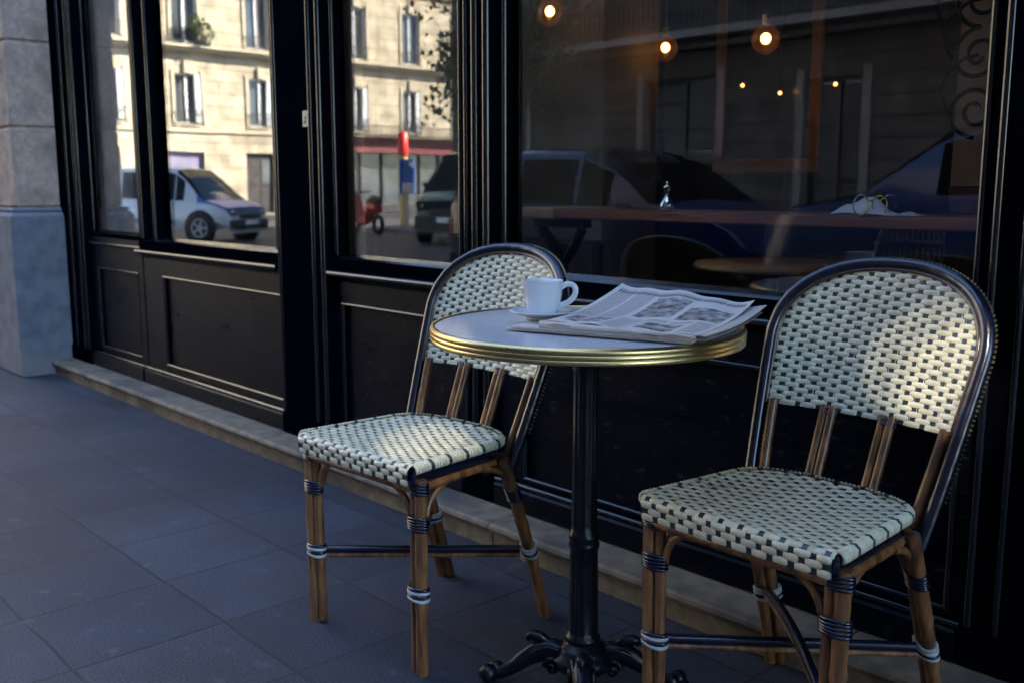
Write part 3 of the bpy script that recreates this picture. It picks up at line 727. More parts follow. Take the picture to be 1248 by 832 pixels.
def make_chair():
    root = empty('rattan_chair')
    # ---- seat weave
    yf = -.222
    R_ = .014
    def Pseat(u, v, h):     # v: depth from the back; wraps over a rounded front edge and down
        y = .122 - v
        if y > yf + R_: return (u, y, seat_z(u, y) + h)
        s = yf + R_ - y; cz = SZ - R_
        if s < R_ * PI / 2:
            a = s / R_; return (u, yf + R_ - (R_ + h) * math.sin(a), cz + (R_ + h) * math.cos(a))
        s -= R_ * PI / 2; return (u * (1 - .12 * s), yf - h + s * .10, cz - s)
    total = (.122 - (yf + R_)) + R_ * PI / 2 + .030
    n = 31; vsl = [.004 + (total - .004) * i / n for i in range(n + 1)]
    b = MB()
    weave(b, Pseat, vsl, lambda v: hw_seat(max(yf + .003, .122 - v)) - .004, .0405, .0128, .0018, 11)
    # dark strands below
    NV = 40; g = []
    for i in range(NV + 1):
        v = total * i / NV; H = max(.002, hw_seat(max(yf + .003, .122 - v)) - .003)
        g.append([Pseat(H * (2 * k / 60 - 1), v, -.0003 + .0006 * math.cos(2 * PI * k / 3)) for k in range(61)])
    b.grid(g, 1, flip=True)
    # edge loops along the sides and back, slanted like rope
    edge = []
    y = yf + .012
    path = []
    for i in range(40): path.append((hw_seat(yf + .012 + (.122 - yf - .012) * i / 39), yf + .012 + (.122 - yf - .012) * i / 39))
    path = path + [(-a, c) for a, c in path[::-1]]
    # resample by length
    P2 = [Vector((p[0], p[1], 0)) for p in path]; L = [0]
    for i in range(1, len(P2)): L.append(L[-1] + (P2[i] - P2[i - 1]).length)
    nl = int(L[-1] / .0088)
    def at(s):
        for i in range(1, len(L)):
            if L[i] >= s: 
                t = (s - L[i - 1]) / max(1e-6, L[i] - L[i - 1]); p = P2[i - 1].lerp(P2[i], t); d = (P2[i] - P2[i - 1]).normalized(); return p, d
        return P2[-1], (P2[-1] - P2[-2]).normalized()
    for k in range(nl):
        p, d_ = at((k + .5) * L[-1] / nl); nrm = Vector((d_.y, -d_.x, 0))
        zt = SZ
        pts = []
        for a in (100, 60, 20, -25, -65):
            aa = R(a); pts.append(p - nrm * .008 + nrm * (.011 * math.cos(aa)) + d_ * (.004 * (a - 20) / -90) + Vector((0, 0, zt - .0085 + .011 * math.sin(aa))))
        b.tube(pts, [.0022, .0040, .0044, .0040, .0025], seg=6, m=(1 if k % 6 == 5 else 0), caps=False)
    so_ = b.build('seat', ['cream', 'ink'], root)
    # ---- seat frame: black band and brown cane ring
    b = MB()
    ring = [(p.x * .965, p.y * .965 - .002 if p.y > 0 else p.y) for p in P2]
    ring = [(hw_seat(yf + .03) * .9, yf + .018)] + ring[1:-1] + [(-hw_seat(yf + .03) * .9, yf + .018)]
    b.grid([[(x_ * s_, y_, z_) for (x_, y_) in ring] for s_, z_ in ((.97, .448), (.985, .440), (.985, .416), (.95, .410))], 0, closed_v=True, flip=True)
    b.tube([(x_ * .95, y_ * .97, .404) for x_, y_ in ring[::3]], .0105, seg=8, m=1, closed=True)
    b.build('seat_frame', ['navy', 'cane'], root)
    b = MB(); b.grid([[(x_ * s_, y_ * s_ - .045 * (1 - s_), .418) for (x_, y_) in ring] for s_ in (.97, .5, .01)], 0, closed_v=True)
    b.build('seat_underside', 'ink', root)
    # ---- backrest weave
    nb = back_n()
    def Pback(u, v, h): 
        return (u + nb.x * h, back_y(u, v) + nb.y * h, v + nb.z * h)
    def Pback2(u, v, h): return Pback(u, v, -h)
    zb = .578
    n = 32; vsl = [zb + (.853 - zb) * i / n for i in range(n + 1)]
    b = MB()
    hwb = lambda z: max(0, hw_back(min(z, .8625)) - .010)
    weave(b, Pback, vsl, hwb, .0430, .0128, .0016, 5)
    bb = MB(); weave(bb, Pback2, vsl, hwb, .0430, .0128, .0016, 6)
    k0 = len(b.v); b.v += bb.v; b.f += [tuple(i + k0 for i in f[::-1]) for f in bb.f]; b.m += bb.m; b.sm += bb.sm
    g = []
    for i in range(41):
        v = zb + (.859 - zb) * i / 40; H = max(.004, hwb(v))
        g.append([Pback(H * (2 * k / 72 - 1), v, .0003 * math.cos(2 * PI * k / 3)) for k in range(73)])
    b.grid(g, 1); 
    # small loops round the frame where each strand turns back
    def frame_path(n_=90, off=0):
        pts = []
        for i in range(n_ + 1):
            t = i / n_
            pts.append(t)
        return pts
    zs = [.385 + (.712 - .385) * i / 26 for i in range(27)]
    outl = [(hw_back(z), z) for z in zs]
    for i in range(1, 25):
        th = PI / 2 * i / 24; wm = .218
        x_ = wm * math.cos(th) ** (2 / 2.3); z_ = .712 + .151 * math.sin(th) ** (2 / 2.3); outl.append((x_, z_))
    outl.append((0, .863))
    full = outl + [(-a, c) for a, c in outl[::-1][1:]]
    F3 = [Vector((a, back_y(a, c), c)) for a, c in full]
    FL = [0]
    for i in range(1, len(F3)): FL.append(FL[-1] + (F3[i] - F3[i - 1]).length)
    def fat(s):
        for i in range(1, len(FL)):
            if FL[i] >= s:
                t = (s - FL[i - 1]) / max(1e-6, FL[i] - FL[i - 1]); return F3[i - 1].lerp(F3[i], t), (F3[i] - F3[i - 1]).normalized()
        return F3[-1], (F3[-1] - F3[-2]).normalized()
    nl = 150
    for k in range(nl):
        s_ = (k + .5) / nl * FL[-1]; p, d_ = fat(s_)
        if p.z < .47: continue
        outw = d_.cross(nb).normalized()
        if outw.dot(Vector((p.x, 0, p.z - .6))) < 0: outw = -outw
        pts = []
        for a in (-150, -115, -80, -45, -20):
            aa = R(a); pts.append(p + nb * (.0145 * math.sin(aa)) + outw * (.0145 * math.cos(aa)) * 1.0)
        b.tube(pts, .0026, seg=5, m=0, caps=False)
    b.build('backrest', ['cream', 'ink'], root)
    # ---- back frame
    b = MB(); N_ = 110
    pts = [fat(FL[-1] * i / N_)[0] for i in range(N_ + 1)]
    b.tube(pts, [.0125 + .0003 * math.sin(i * 1.9) for i in range(N_ + 1)], seg=12, m=0)
    # inner bead just inside, catching light
    pin = []
    for i in range(N_ + 1):
        p, d_ = fat(FL[-1] * i / N_); outw = d_.cross(nb).normalized()
        if outw.dot(Vector((p.x, 0, p.z - .6))) < 0: outw = -outw
        if p.z > .57: pin.append(p - outw * .0135 + nb * .002)
    b.tube(pin, .0038, seg=8, m=1)
    b.build('back_frame', ['navy', 'bead'], root)
    # side canes inside the stiles and two double slats
    for sx in (-1, 1):
        b = MB(); pts = []
        for i in range(8):
            z = .415 + (.585 - .415) * i / 7; x_ = sx * (hw_back(z) - .027); pts.append((x_, back_y(x_, z) - .002, z))
        b.tube(pts, .0105, seg=10); b.build('back_slat', 'cane', root)
        b = MB()
        for o_ in (-.0085, .0085):
            pts = []
            for i in range(8):
                z = .42 + (.588 - .42) * i / 7; x_ = sx * (.058 + .02 * (z - .42)) + o_; pts.append((x_, back_y(x_, z) - .004, z))
            b.tube(pts, .0088, seg=10)
        binding(b, Vector(pts[-1]) - Vector((o_, 0, .012)), (0, .385, 1), (.019, .0105), .014, 1, 3, (1, 0, 0))
        b.build('back_slat', ['cane', 'navy'], root)
    # ---- legs
    for sx in (-1, 1):
        p0, p1 = (sx * .186, -.188, .425), (sx * .180, -.186, 0)
        b = MB(); double_cane(b, p0, p1, .0128, (-sx * .0235, .004, 0), .0105, cut1=.0 if sx > 0 else .02)
        lg = b.build('leg', 'cane', root)
        b = MB(); binding(b, (sx * .185, -.188, .330), (0, 0, 1), (.0262, .0145), .030, [0, 0, 0, 0, 0], 5, (1, 0, 0))
        b.build('binding', 'navy', lg)
        b = MB(); binding(b, (sx * .1825, -.187, .178), (0, 0, 1), (.0262, .0148), .030, [1, 0, 1, 0], 4, (1, 0, 0)); b.build('binding', ['navy', 'white'], lg)
        b = MB(); binding(b, (sx * .186, -.188, .405), (0, 0, 1), (.0262, .0150), .024, [0], 4, (1, 0, 0)); b.build('binding', 'navy', lg)
        p0, p1 = (sx * .165, .075, .415), (sx * .175, .210, 0)
        b = MB(); double_cane(b, p0, p1, .0128, (-sx * .020, .012, 0), .0112, mid=(0, .006, 0))
        lg = b.build('leg', 'cane', root)
        ax = Vector(p1) - Vector(p0)
        b = MB(); c = Vector(p0).lerp(Vector(p1), .22) + Vector((0, .004, 0)); binding(b, c, ax, (.0262, .0148), .030, [0], 5, (-sx, .6, 0)); b.build('binding', 'navy', lg)
        b = MB(); c = Vector(p0).lerp(Vector(p1), .575) + Vector((0, .006, 0)); binding(b, c, ax, (.0258, .0148), .028, [1, 1, 0, 1], 4, (-sx, .6, 0)); b.build('binding', ['navy', 'white'], lg)
        # curved braces: from the leg binding up to the seat frame, along both sides
        def brace(q0, q1, bow):
            bm = MB(); a, c = Vector(q0), Vector(q1); pts = []
            for i in range(9):
                t = i / 8; pts.append(a.lerp(c, t) + Vector(bow) * math.sin(PI * t))
            bm.tube(pts, .0072, seg=8); bm.build('brace', 'cane', root)
        brace((sx * .185, -.168, .325), (sx * .178, -.095, .402), (0, -.014, .012))
        brace((sx * .165, -.186, .325), (sx * .100, -.190, .402), (sx * .012, 0, .012))
        brace((sx * .165, .100, .322), (sx * .172, .010, .400), (0, .016, .016))
        brace((sx * .150, .112, .322), (sx * .080, .100, .400), (sx * .012, 0, .012))
    # ---- crossed stretchers
    for sx, dz in ((-1, 0), (1, .022)):
        a = Vector((sx * .168, -.175, .178 + dz * .3)); c = Vector((-sx * .160, .140, .180 + dz * .3))
        b = MB(); pts = [a.lerp(c, i / 10) + Vector((0, 0, dz * math.sin(PI * i / 10))) for i in range(11)]
        b.tube(pts, .0095, seg=10, m=0); b.tube([p - Vector((0, 0, .0145)) for p in pts], .0062, seg=8, m=1)
        b.build('stretcher', ['navy', 'cane'], root)
    return root
ch = make_chair()
ch.location = (-1.762, -.548, 0); ch.rotation_euler.z = R(3)
tag(ch, 'cream and black woven rattan bistro chair left of the round table', 'chair', 'rattan chairs beside the round table')
c2 = copy_tree(ch); c2.location = (-.918, -.345, 0); c2.rotation_euler.z = R(-1.5)
tag(c2, 'cream and black woven rattan bistro chair right of the round table, nearest the camera', 'chair', 'rattan chairs beside the round table')

# ------------------------------------------------------------------ bistro table
TX, TY, TZ = -1.298, -.516, .747
TR = .304
t = empty('bistro_table', (TX, TY, 0)); tag(t, 'round bistro table with grey top, brass rim and black cast iron pedestal', 'table')
b = MB(); b.lathe([(0, TZ), (TR - .012, TZ), (TR - .006, TZ - .001)], seg=120); b.lathe([(0, TZ - .0265), (TR - .01, TZ - .0265)], seg=60, flip=True)
top = b.build('tabletop', 'top', t)
pr = [(TR - .011, TZ - .004), (TR - .011, TZ + .0015), (TR - .004, TZ + .002)]
for k in range(3):
    zc = TZ - .0035 - .0088 * k; rr_ = .0046
    for i in range(7):
        a = PI / 2 - PI * i / 6; pr.append((TR - .003 + k * -.0005 + rr_ * .32 * math.cos(a), zc + .0 - rr_ * .9 * (1 - math.sin(a)) + rr_ * .45))
pr += [(TR - .006, TZ - .0275), (TR - .02, TZ - .028)]
b = MB(); b.lathe(pr, seg=160); b.build('rim', 'brass', top)
# fluted column with collars
b = MB(); prof = [(.060, .700), (.060, .692), (.030, .684), (.025, .66), (.0235, .60), (.0240, .45)]
pts = []
def fl(r, z, amp, seg=64): return [(r * (1 - amp * (.5 + .5 * math.cos(12 * 2 * PI * k / seg))) * math.cos(2 * PI * k / seg), r * (1 - amp * (.5 + .5 * math.cos(12 * 2 * PI * k / seg))) * math.sin(2 * PI * k / seg), z) for k in range(seg)]
for r_, z_, am in ((.060, .698, 0), (.058, .690, 0), (.030, .682, 0), (.0255, .66, 0), (.0240, .645, .10), (.0245, .50, .10), (.0255, .345, .10), (.0262, .335, 0), (.031, .328, 0), (.0315, .320, 0), (.028, .315, 0), (.031, .309, 0), (.031, .302, 0), (.0275, .296, 0),
                   (.0280, .288, .1), (.0292, .20, .1), (.0300, .125, .1), (.0305, .118, 0), (.035, .114, 0), (.036, .104, 0), (.031, .099, 0)):
    pts.append(fl(r_, z_, am))
b.grid(pts, closed_v=True, flip=False)
b.build('column', 'iron', t)
b = MB(); b.lathe([(.034, .101), (.036, .099), (.046, .094), (.052, .086), (.054, .080), (.064, .074), (.067, .064), (.060, .050), (.030, .040), (.001, .038)], seg=40); b.build('base_boss', 'iron', t)
def table_leg(ang):
    b = MB(); c_, s_ = math.cos(ang), math.sin(ang)
    def P(r, z, w_=0): return (r * c_ - w_ * s_, r * s_ + w_ * c_, z)
    # main arched arm
    b.tube(*smooth([P(.035, .066), P(.065, .076), P(.095, .073), P(.125, .056), P(.152, .036), P(.180, .024), P(.200, .022)], [.018, .022, .019, .015, .012, .0115, .012]), seg=12, flat=1.25, up=(0, 0, 1))
    # edge beads on both sides
    for q in (-1, 1):
        b.tube(*smooth([P(.045, .080, q * .016), P(.072, .090, q * .019), P(.1, .080, q * .015), P(.13, .058, q * .011)], [.005, .006, .005, .003]), seg=6)
        # side volute
        ps = [P(.066 + .016 * (1 - i / 18) * math.cos(i * .5), .052 + .020 * (1 - i / 18) * math.sin(i * .5), q * .024) for i in range(17)]
        b.tube(ps, .0065, seg=6)
    # acanthus leaf rising off the arm
    b.tube(*smooth([P(.070, .090), P(.092, .104), P(.112, .106), P(.120, .096)], [.008, .013, .011, .005]), seg=10)
    b.tube([P(.055, .084), P(.060, .097), P(.070, .100)], [.008, .008, .004], seg=8)
    # scroll foot: a fat double ball
    b.ball(P(.205, .023, .009), .0205, seg=14, rings=10); b.ball(P(.190, .026, -.010), .0185, seg=14, rings=10)
    b.ball(P(.215, .016, -.006), .0150, seg=12, rings=8)
    lo = b.build('leg', 'iron', t); lo.scale = (.94, .94, 1.0); return lo
for k in range(4): table_leg(R(47.3 + 180 - 6) + k * PI / 2)

# ------------------------------------------------------------------ cup, saucer, newspaper
TT = TZ + .0022
CX, CY_ = -1.356, -.578
t = empty('saucer', (CX, CY_, TT + .0075)); t.scale = (1.03, 1.03, 1.03); tag(t, 'plain white china saucer under the coffee cup', 'saucer')
b = MB(); b.lathe([(0, .004), (.028, .004), (.034, .006), (.052, .012), (.0640, .017), (.0655, .0185), (.064, .0190), (.050, .0150), (.034, .0085), (.026, .0078), (0, .0078)], seg=56, flip=True)
b.lathe([(.026, .005), (.026, 0), (.030, 0), (.031, .005)], seg=40, flip=False)
b.build('dish', 'china', t)
t = empty('coffee_cup', (CX, CY_, TT + .0165), R(47.3)); t.scale = (1.05, 1.05, 1.0); tag(t, 'white china coffee cup with its handle to the right, on a saucer', 'cup')
b = MB(); b.lathe([(0, .003), (.020, .003), (.021, 0), (.024, 0), (.026, .004), (.030, .014), (.0335, .032), (.0358, .052), (.0372, .066), (.0378, .0675), (.0366, .0675), (.0345, .052), (.0318, .032), (.028, .014), (.020, .008), (0, .007)], seg=56, flip=False)
b.build('cup_body', 'china', t)
b = MB(); b.tube(*smooth([(.033, 0, .054), (.044, 0, .0600), (.0555, 0, .0575), (.0600, 0, .048), (.0570, 0, .036), (.048, 0, .026), (.036, 0, .0200), (.030, 0, .018)], [.0045, .0042, .0042, .0042, .0042, .0042, .0044, .005]), seg=10, flat=1.3); b.build('handle', 'china', t)
b = MB(); b.lathe([(0, .040), (.033, .040)], seg=32); b.build('coffee', 'coffee', t)

t = empty('newspaper', (-1.268, -.664, TT), R(18)); t.scale = (.935, .95, 1.2); tag(t, 'folded printed newspaper lying on the table, its far corner lifted', 'newspaper')
def sheet3(name, x0, x1, y0, y1, zf, mats, th=.0008, nx=28, ny=18, uv=True, skew=0, taper=.05):
    g = []; 
    for i in range(nx + 1):
        u = i / nx; row = []
        for j in range(ny + 1):
            v = j / ny; row.append((x0 + (x1 - x0) * u * (1 - taper * v) + skew * v, y0 + (y1 - y0) * v, zf(u, v)))
        g.append(row)
    b = MB(); b.grid(g, 0, uv=uv); b.grid([[(p[0], p[1], p[2] - th) for p in r_] for r_ in g], 1, flip=True)
    # rim
    ed = [g[i][0] for i in range(nx + 1)] + [g[nx][j] for j in range(1, ny + 1)] + [g[i][ny] for i in range(nx - 1, -1, -1)] + [g[0][j] for j in range(ny - 1, 0, -1)]
    b.grid([[p for p in ed], [(p[0], p[1], p[2] - th) for p in ed]], 1, closed_v=True, smooth=False)
    return b.build(name, mats, t)
# lower folded stack, then the lifted upper pages
sheet3('lower_pages', -.085, .300, .004, .20, lambda u, v: .0026 + .0008 * math.sin(u * 7) * (1 - v), ['paper', 'paper'], th=.0020)
sheet3('lower_pages', -.070, .306, .000, .19, lambda u, v: .0062 + .0010 * math.sin(u * 8 + 1) * (1 - v), ['paper', 'paper'], th=.0022)
def lift(u, v):
    base = .0165 + .0030 * math.sin(u * 5.5 + .5) * (1 - v)
    c = max(0, v - .30) / .70
    return base + c ** 1.6 * (.034 * (1 - u) ** 1.2 + .006 + .016 * u ** 2) + .004 * math.sin(u * 8 + 4 * v) * v + .0015 * math.sin(u * 23 + 3 * v)
sheet3('middle_page', .012, .322, .006, .312, lambda u, v: lift(u, v) * .62 + .001 + .003 * math.sin(u * 11), ['paper', 'paperdark'], th=.0012, skew=.034)
sheet3('middle_page', .006, .326, .002, .322, lambda u, v: lift(u, v) * .80 + .0005 + .0015 * math.sin(u * 14 + 1), ['paper', 'paperdark'], th=.0012, skew=.036)
sheet3('front_page', .000, .312, -.004, .330, lift, ['news', 'paperdark'], th=.0010, skew=.022)
b = MB()
b.tube([(-.004, -.002, .0130), (.006, -.004, .0130), (.10, -.006, .0135), (.22, -.005, .0125), (.308, -.003, .0110)], [.0064, .0058, .0042, .0034, .0028], seg=10)
b.tube([(-.082, .003, .0020), (0, .001, .0030), (.15, .002, .0030), (.298, .003, .0025)], [.0026, .0028, .0026, .0024], seg=8)
b.tube([(-.068, -.001, .0058), (0, -.003, .0066), (.15, -.002, .0070), (.304, -.001, .0062)], [.0026, .0028, .0026, .0024], seg=8)
b.build('fold', 'paper', t)
for x0_, x1_, z_ in ((.01, .07, .0135), (.16, .20, .0075), (.205, .24, .0068), (.245, .30, .0105)):
    b = MB(); g = [[(x0_ + (x1_ - x0_) * i / 6, -.0105 + .001 * math.cos(i), z_ + s_ * .0030 * math.sin(PI * i / 6)) for s_ in (-1, 1)] for i in range(7)]
    b.grid(g, 0); b.grid([[(p[0], p[1] + .003, p[2]) for p in q_] for q_ in g], 0, flip=True); b.build('inner_fold', 'paperdark', t)

# ------------------------------------------------------------------ street: vehicles
def car(name, loc, rz, L, W, H, paint, label, cat='car', hood=None, kind='hatch', group=None, roofmat=None):
    """front points to +x of its own frame"""
    t = empty(name, loc, rz); tag(t, label, cat, group)
    h = H; w2 = W / 2
    if kind == 'hatch':
        st = [(-.50, .45, .62, .62, .80), (-.485, .26, .66, .70, .90), (-.45, .22, .66, .90, .95), (-.38, .20, .66, .985, 1), (-.20, .20, .655, 1.0, 1), (.02, .20, .65, .985, 1), (.14, .20, .645, .90, 1), (.26, .20, .64, .68, 1), (.30, .20, .635, .64, 1), (.40, .20, .60, .605, .97), (.47, .21, .52, .53, .90), (.50, .28, .40, .42, .78)]
    else:
        st = [(-.50, .30, .58, .60, .90), (-.49, .20, .58, .96, .97), (-.45, .18, .58, .99, 1), (-.2, .18, .57, 1.0, 1), (.08, .18, .56, 1.0, 1), (.16, .18, .55, .97, 1), (.22, .18, .545, .86, 1), (.30, .18, .54, .66, 1), (.345, .18, .535, .56, 1), (.42, .18, .51, .52, .97), (.475, .19, .44, .46, .92), (.50, .24, .34, .36, .82)]
    rows = []
    for (fx, zb_, zbelt, zr, ws) in st:
        zb2, z1, z2 = zb_ * H, zbelt * H, zr * H
        k = max(0, (z2 - z1) / (.36 * H)); wr = w2 * ws * (.97 - .17 * min(1, k))
        half = [(w2 * ws * .90, zb2), (w2 * ws * .985, zb2 + .10), (w2 * ws, z1 - .22 * H), (w2 * ws * .97, z1 - .015), (w2 * ws * .955, z1), (wr, max(z1 + .002, z2 - .06 * min(1, k * 2) )), (wr * .86, z2), (wr * .4, z2 + .012), (0, z2 + .014)]
        row = [(fx * L, -a, c) for a, c in half] + [(fx * L, a, c) for a, c in half[::-1][1:]]
        rows.append(row)
    b = MB(); nv = len(rows[0])
    b.grid(rows, 0, flip=True)
    for rw, fl_ in ((rows[0], 0), (rows[-1], 1)):
        k0 = len(b.v); b.v += rw; f = tuple(range(k0, k0 + nv)); b.f.append(f if fl_ else f[::-1]); b.m.append(0); b.sm.append(False)
    gl = MB(); keep = []
    for fi, f in enumerate(b.f):
        if len(f) != 4: keep.append(fi); continue
        i = fi // (nv - 1); j = fi % (nv - 1)
        side = j in (4, nv - 1 - 5)
        zr0, zr1 = st[i][3] - st[i][2], st[i + 1][3] - st[i + 1][2]
        isgl = False
        if side and zr0 > .12 and zr1 > .12 and 1 < i: isgl = True
        if 5 <= j <= nv - 7 and abs(st[i][3] - st[i + 1][3]) > .08 and min(zr0, zr1) > .015: isgl = True
        if isgl:
            vs_ = [Vector(b.v[k]) for k in f]; c = sum(vs_, Vector()) / 4
            vv = [c + (v - c) * (.90 if side else 1.0) + Vector((0, (.006 if c.y > 0 else -.006) if side else 0, 0 if side else .006)) for v in vs_]
            gl.quad(*vv)
    pm = [paint] + ([hood] if hood else [])
    if hood:
        for fi, f in enumerate(b.f):
            if len(f) == 4 and st[fi // (nv - 1)][0] >= .29 and 3 <= fi % (nv - 1) <= nv - 5: b.m[fi] = 1
    b.build('body', pm, t); gl.build('window', 'glass_car', t)
    b = MB(); b.box(L * .488, -w2 * .86, H * .17, L * .508, w2 * .86, H * .30, bev=.02); b.build('bumper', 'trimblack', t)
    b = MB(); b.box(-L * .508, -w2 * .86, H * .20, -L * .49, w2 * .86, H * .32, bev=.02); b.build('bumper', 'trimblack', t)
    b = MB(); b.box(L * .492, -w2 * .48, H * .315, L * .512, w2 * .48, H * .385, bev=.008); b.build('grille', 'trimblack', t)
    b = MB(); b.box(L * .509, -.24, H * .235, L * .516, .24, H * .295); b.build('number_plate', 'signwhite', t)
    b = MB(); b.box(-L * .515, -.24, H * .30, -L * .509, .24, H * .36); b.build('number_plate', 'signwhite', t)
    for sy in (-1, 1):
        b = MB(); b.box(-L * .20, sy * w2 * 1.0 - .006, H * .27, L * .16, sy * w2 * 1.0 + .012, H * .30); b.build('side_moulding', 'trimblack', t)
        b = MB(); b.box(-L * .06, sy * w2 * 1.0 - .004, H * .49, -L * .03, sy * w2 * 1.0 + .03, H * .505); b.build('door_handle', 'trimblack', t)
        for q in (-.20, -.02, .16):
            b = MB(); b.tube([(L * q, sy * (w2 + .0), H * .22), (L * q, sy * (w2 + .001), H * .43), (L * q, sy * w2 * .972, H * .61)], .007, seg=5); b.build('door_seam', 'trimblack', t)
        b = MB(); b.box(-L * .502, sy * w2 * .80 - .07, H * .42, -L * .485, sy * w2 * .80 + .07, H * .55, bev=.01); b.build('tail_light', 'red', t)
        b = MB(); b.ball((L * .475, sy * w2 * .68, H * .40), .10, seg=12, rings=8, sc=(.6, 1, .6)); b.build('headlight', 'signwhite', t)
        b = MB(); b.ball((L * .22, sy * (w2 + .09), H * .64), .085, seg=10, rings=8, sc=(.5, .9, .7)); b.build('mirror', 'trimblack', t)
        for fx in (-.31, .325):
            rw_ = .30
            cx = fx * L
            b = MB(); b.lathe([(0, -.008), (rw_ + .07, -.008), (rw_ + .07, .004), (0, .004)], (cx, sy * (w2 + .002), rw_), seg=28, axis='y'); b.build('wheel_arch', 'trimblack', t)
            wl = MB(); wl.lathe([(rw_ * .62, -.09), (rw_ * .95, -.09), (rw_, -.05), (rw_, .05), (rw_ * .95, .09), (rw_ * .62, .09)], (cx, sy * (w2 - .055), rw_), seg=28, axis='y'); wo = wl.build('wheel', 'tyre', t)
            b = MB()
            yy = sy * (w2 + .022)
            b.lathe([(0, 0), (rw_ * .18, .0), (rw_ * .22, .0)], (cx, yy, rw_), seg=16, axis='y')
            b.tube([(cx + rw_ * .62 * math.cos(a), yy, rw_ + rw_ * .62 * math.sin(a)) for a in [i * PI / 12 for i in range(24)]], .018, seg=6, closed=True)
            for q in range(5):
                a = q * 2 * PI / 5; b.tube([(cx + .03 * math.cos(a), yy, rw_ + .03 * math.sin(a)), (cx + rw_ * .62 * math.cos(a), yy, rw_ + rw_ * .62 * math.sin(a))], .022, seg=6)
            b.build('rim', 'rim', wo)
    return t
RZ = -.12
car('parked_car', (-6.25, -5.25, RZ), 0, 3.55, 1.62, 1.47, 'carblue', 'dark blue small hatchback reflected beside the beige pillar', group='dark blue cars parked along the near kerb')
car('parked_car', (-2.38, -5.25, RZ), PI, 3.9, 1.7, 1.64, 'cardark', 'dark blue car reflected at the right end of the largest pane', group='dark blue cars parked along the near kerb')
car('delivery_van', (-20.6, -7.2, RZ), R(-30), 3.7, 1.65, 1.52, 'carwhite', 'small white van with a bright blue bonnet in the street reflection', 'van', hood='carhood', kind='van')
car('parked_van', (-16.3, -12.2, RZ), R(60), 4.0, 1.7, 1.85, 'carolive', 'olive green van with a dark windscreen at the far kerb', 'van', kind='van')
# motor scooter
t = empty('motor_scooter', (-20.4, -12.0, RZ), R(185)); tag(t, 'red motor scooter parked near the far corner', 'scooter')
b = MB(); b.tube([(-.55, 0, .62), (-.3, 0, .66), (-.1, 0, .55), (0, 0, .32), (.25, 0, .28), (.40, 0, .40), (.48, 0, .75), (.45, 0, .95)], [.12, .17, .15, .10, .10, .15, .16, .07], seg=12); b.build('body', 'red', t)
b = MB(); b.tube([(-.6, 0, .80), (-.35, 0, .82), (-.1, 0, .76)], [.08, .13, .08], seg=10); b.build('seat', 'trimblack', t)
b = MB(); b.tube([(.38, -.32, 1.02), (.44, 0, .98), (.38, .32, 1.02)], .02, seg=8); b.build('handlebar', 'trimblack', t)
for cx in (-.52, .62):
    b = MB(); b.tube([(cx + .20 * math.cos(a), 0, .25 + .20 * math.sin(a)) for a in [i * PI / 12 for i in range(24)]], .055, seg=8, closed=True); b.build('wheel', 'tyre', t)

# ------------------------------------------------------------------ street: buildings
def facade(b, o, ud, W, H, openings, rev=.22, m=0, mrev=1, nrm=None):
    """wall sheet with real openings; o origin, ud unit vector along the wall, nrm outward"""
    o = Vector(o); ud = Vector(ud); nrm = Vector(nrm)
    us = sorted({0, W} | {a for q in openings for a in (q[0], q[1])}); zs = sorted({0, H} | {a for q in openings for a in (q[2], q[3])})
    def P(u, z, d=0): return o + ud * u + Vector((0, 0, z)) - nrm * d
    for i in range(len(us) - 1):
        for j in range(len(zs) - 1):
            cu, cz = (us[i] + us[i + 1]) / 2, (zs[j] + zs[j + 1]) / 2
            if any(q[0] < cu < q[1] and q[2] < cz < q[3] for q in openings): continue
            b.quad(P(us[i], zs[j]), P(us[i + 1], zs[j]), P(us[i + 1], zs[j + 1]), P(us[i], zs[j + 1]), m)
    rev0 = rev
    for (u0, u1, z0, z1) in openings:
        rev = .006 if u1 - u0 < .1 else rev0
        b.quad(P(u0, z0), P(u1, z0), P(u1, z0, rev), P(u0, z0, rev), mrev); b.quad(P(u0, z1), P(u1, z1), P(u1, z1, rev), P(u0, z1, rev), mrev)
        b.quad(P(u0, z0), P(u0, z1), P(u0, z1, rev), P(u0, z0, rev), mrev); b.quad(P(u1, z0), P(u1, z1), P(u1, z1, rev), P(u1, z0, rev), mrev)
def obox(b, o, ud, nrm, u0, u1, z0, z1, d0, d1, m=0):
    """box in wall coordinates; d = distance out of the wall plane"""
    o, ud, nrm = Vector(o), Vector(ud), Vector(nrm)
    c = [o + ud * u + nrm * d_ + Vector((0, 0, z)) for z in (z0, z1) for d_ in (d0, d1) for u in (u0, u1)]
    n = len(b.v); b.v += [tuple(p) for p in c]
    for f in ((0, 1, 3, 2), (4, 6, 7, 5), (0, 4, 5, 1), (2, 3, 7, 6), (0, 2, 6, 4), (1, 5, 7, 3)):
        b.f.append(tuple(n + i for i in f)); b.m.append(m); b.sm.append(False)
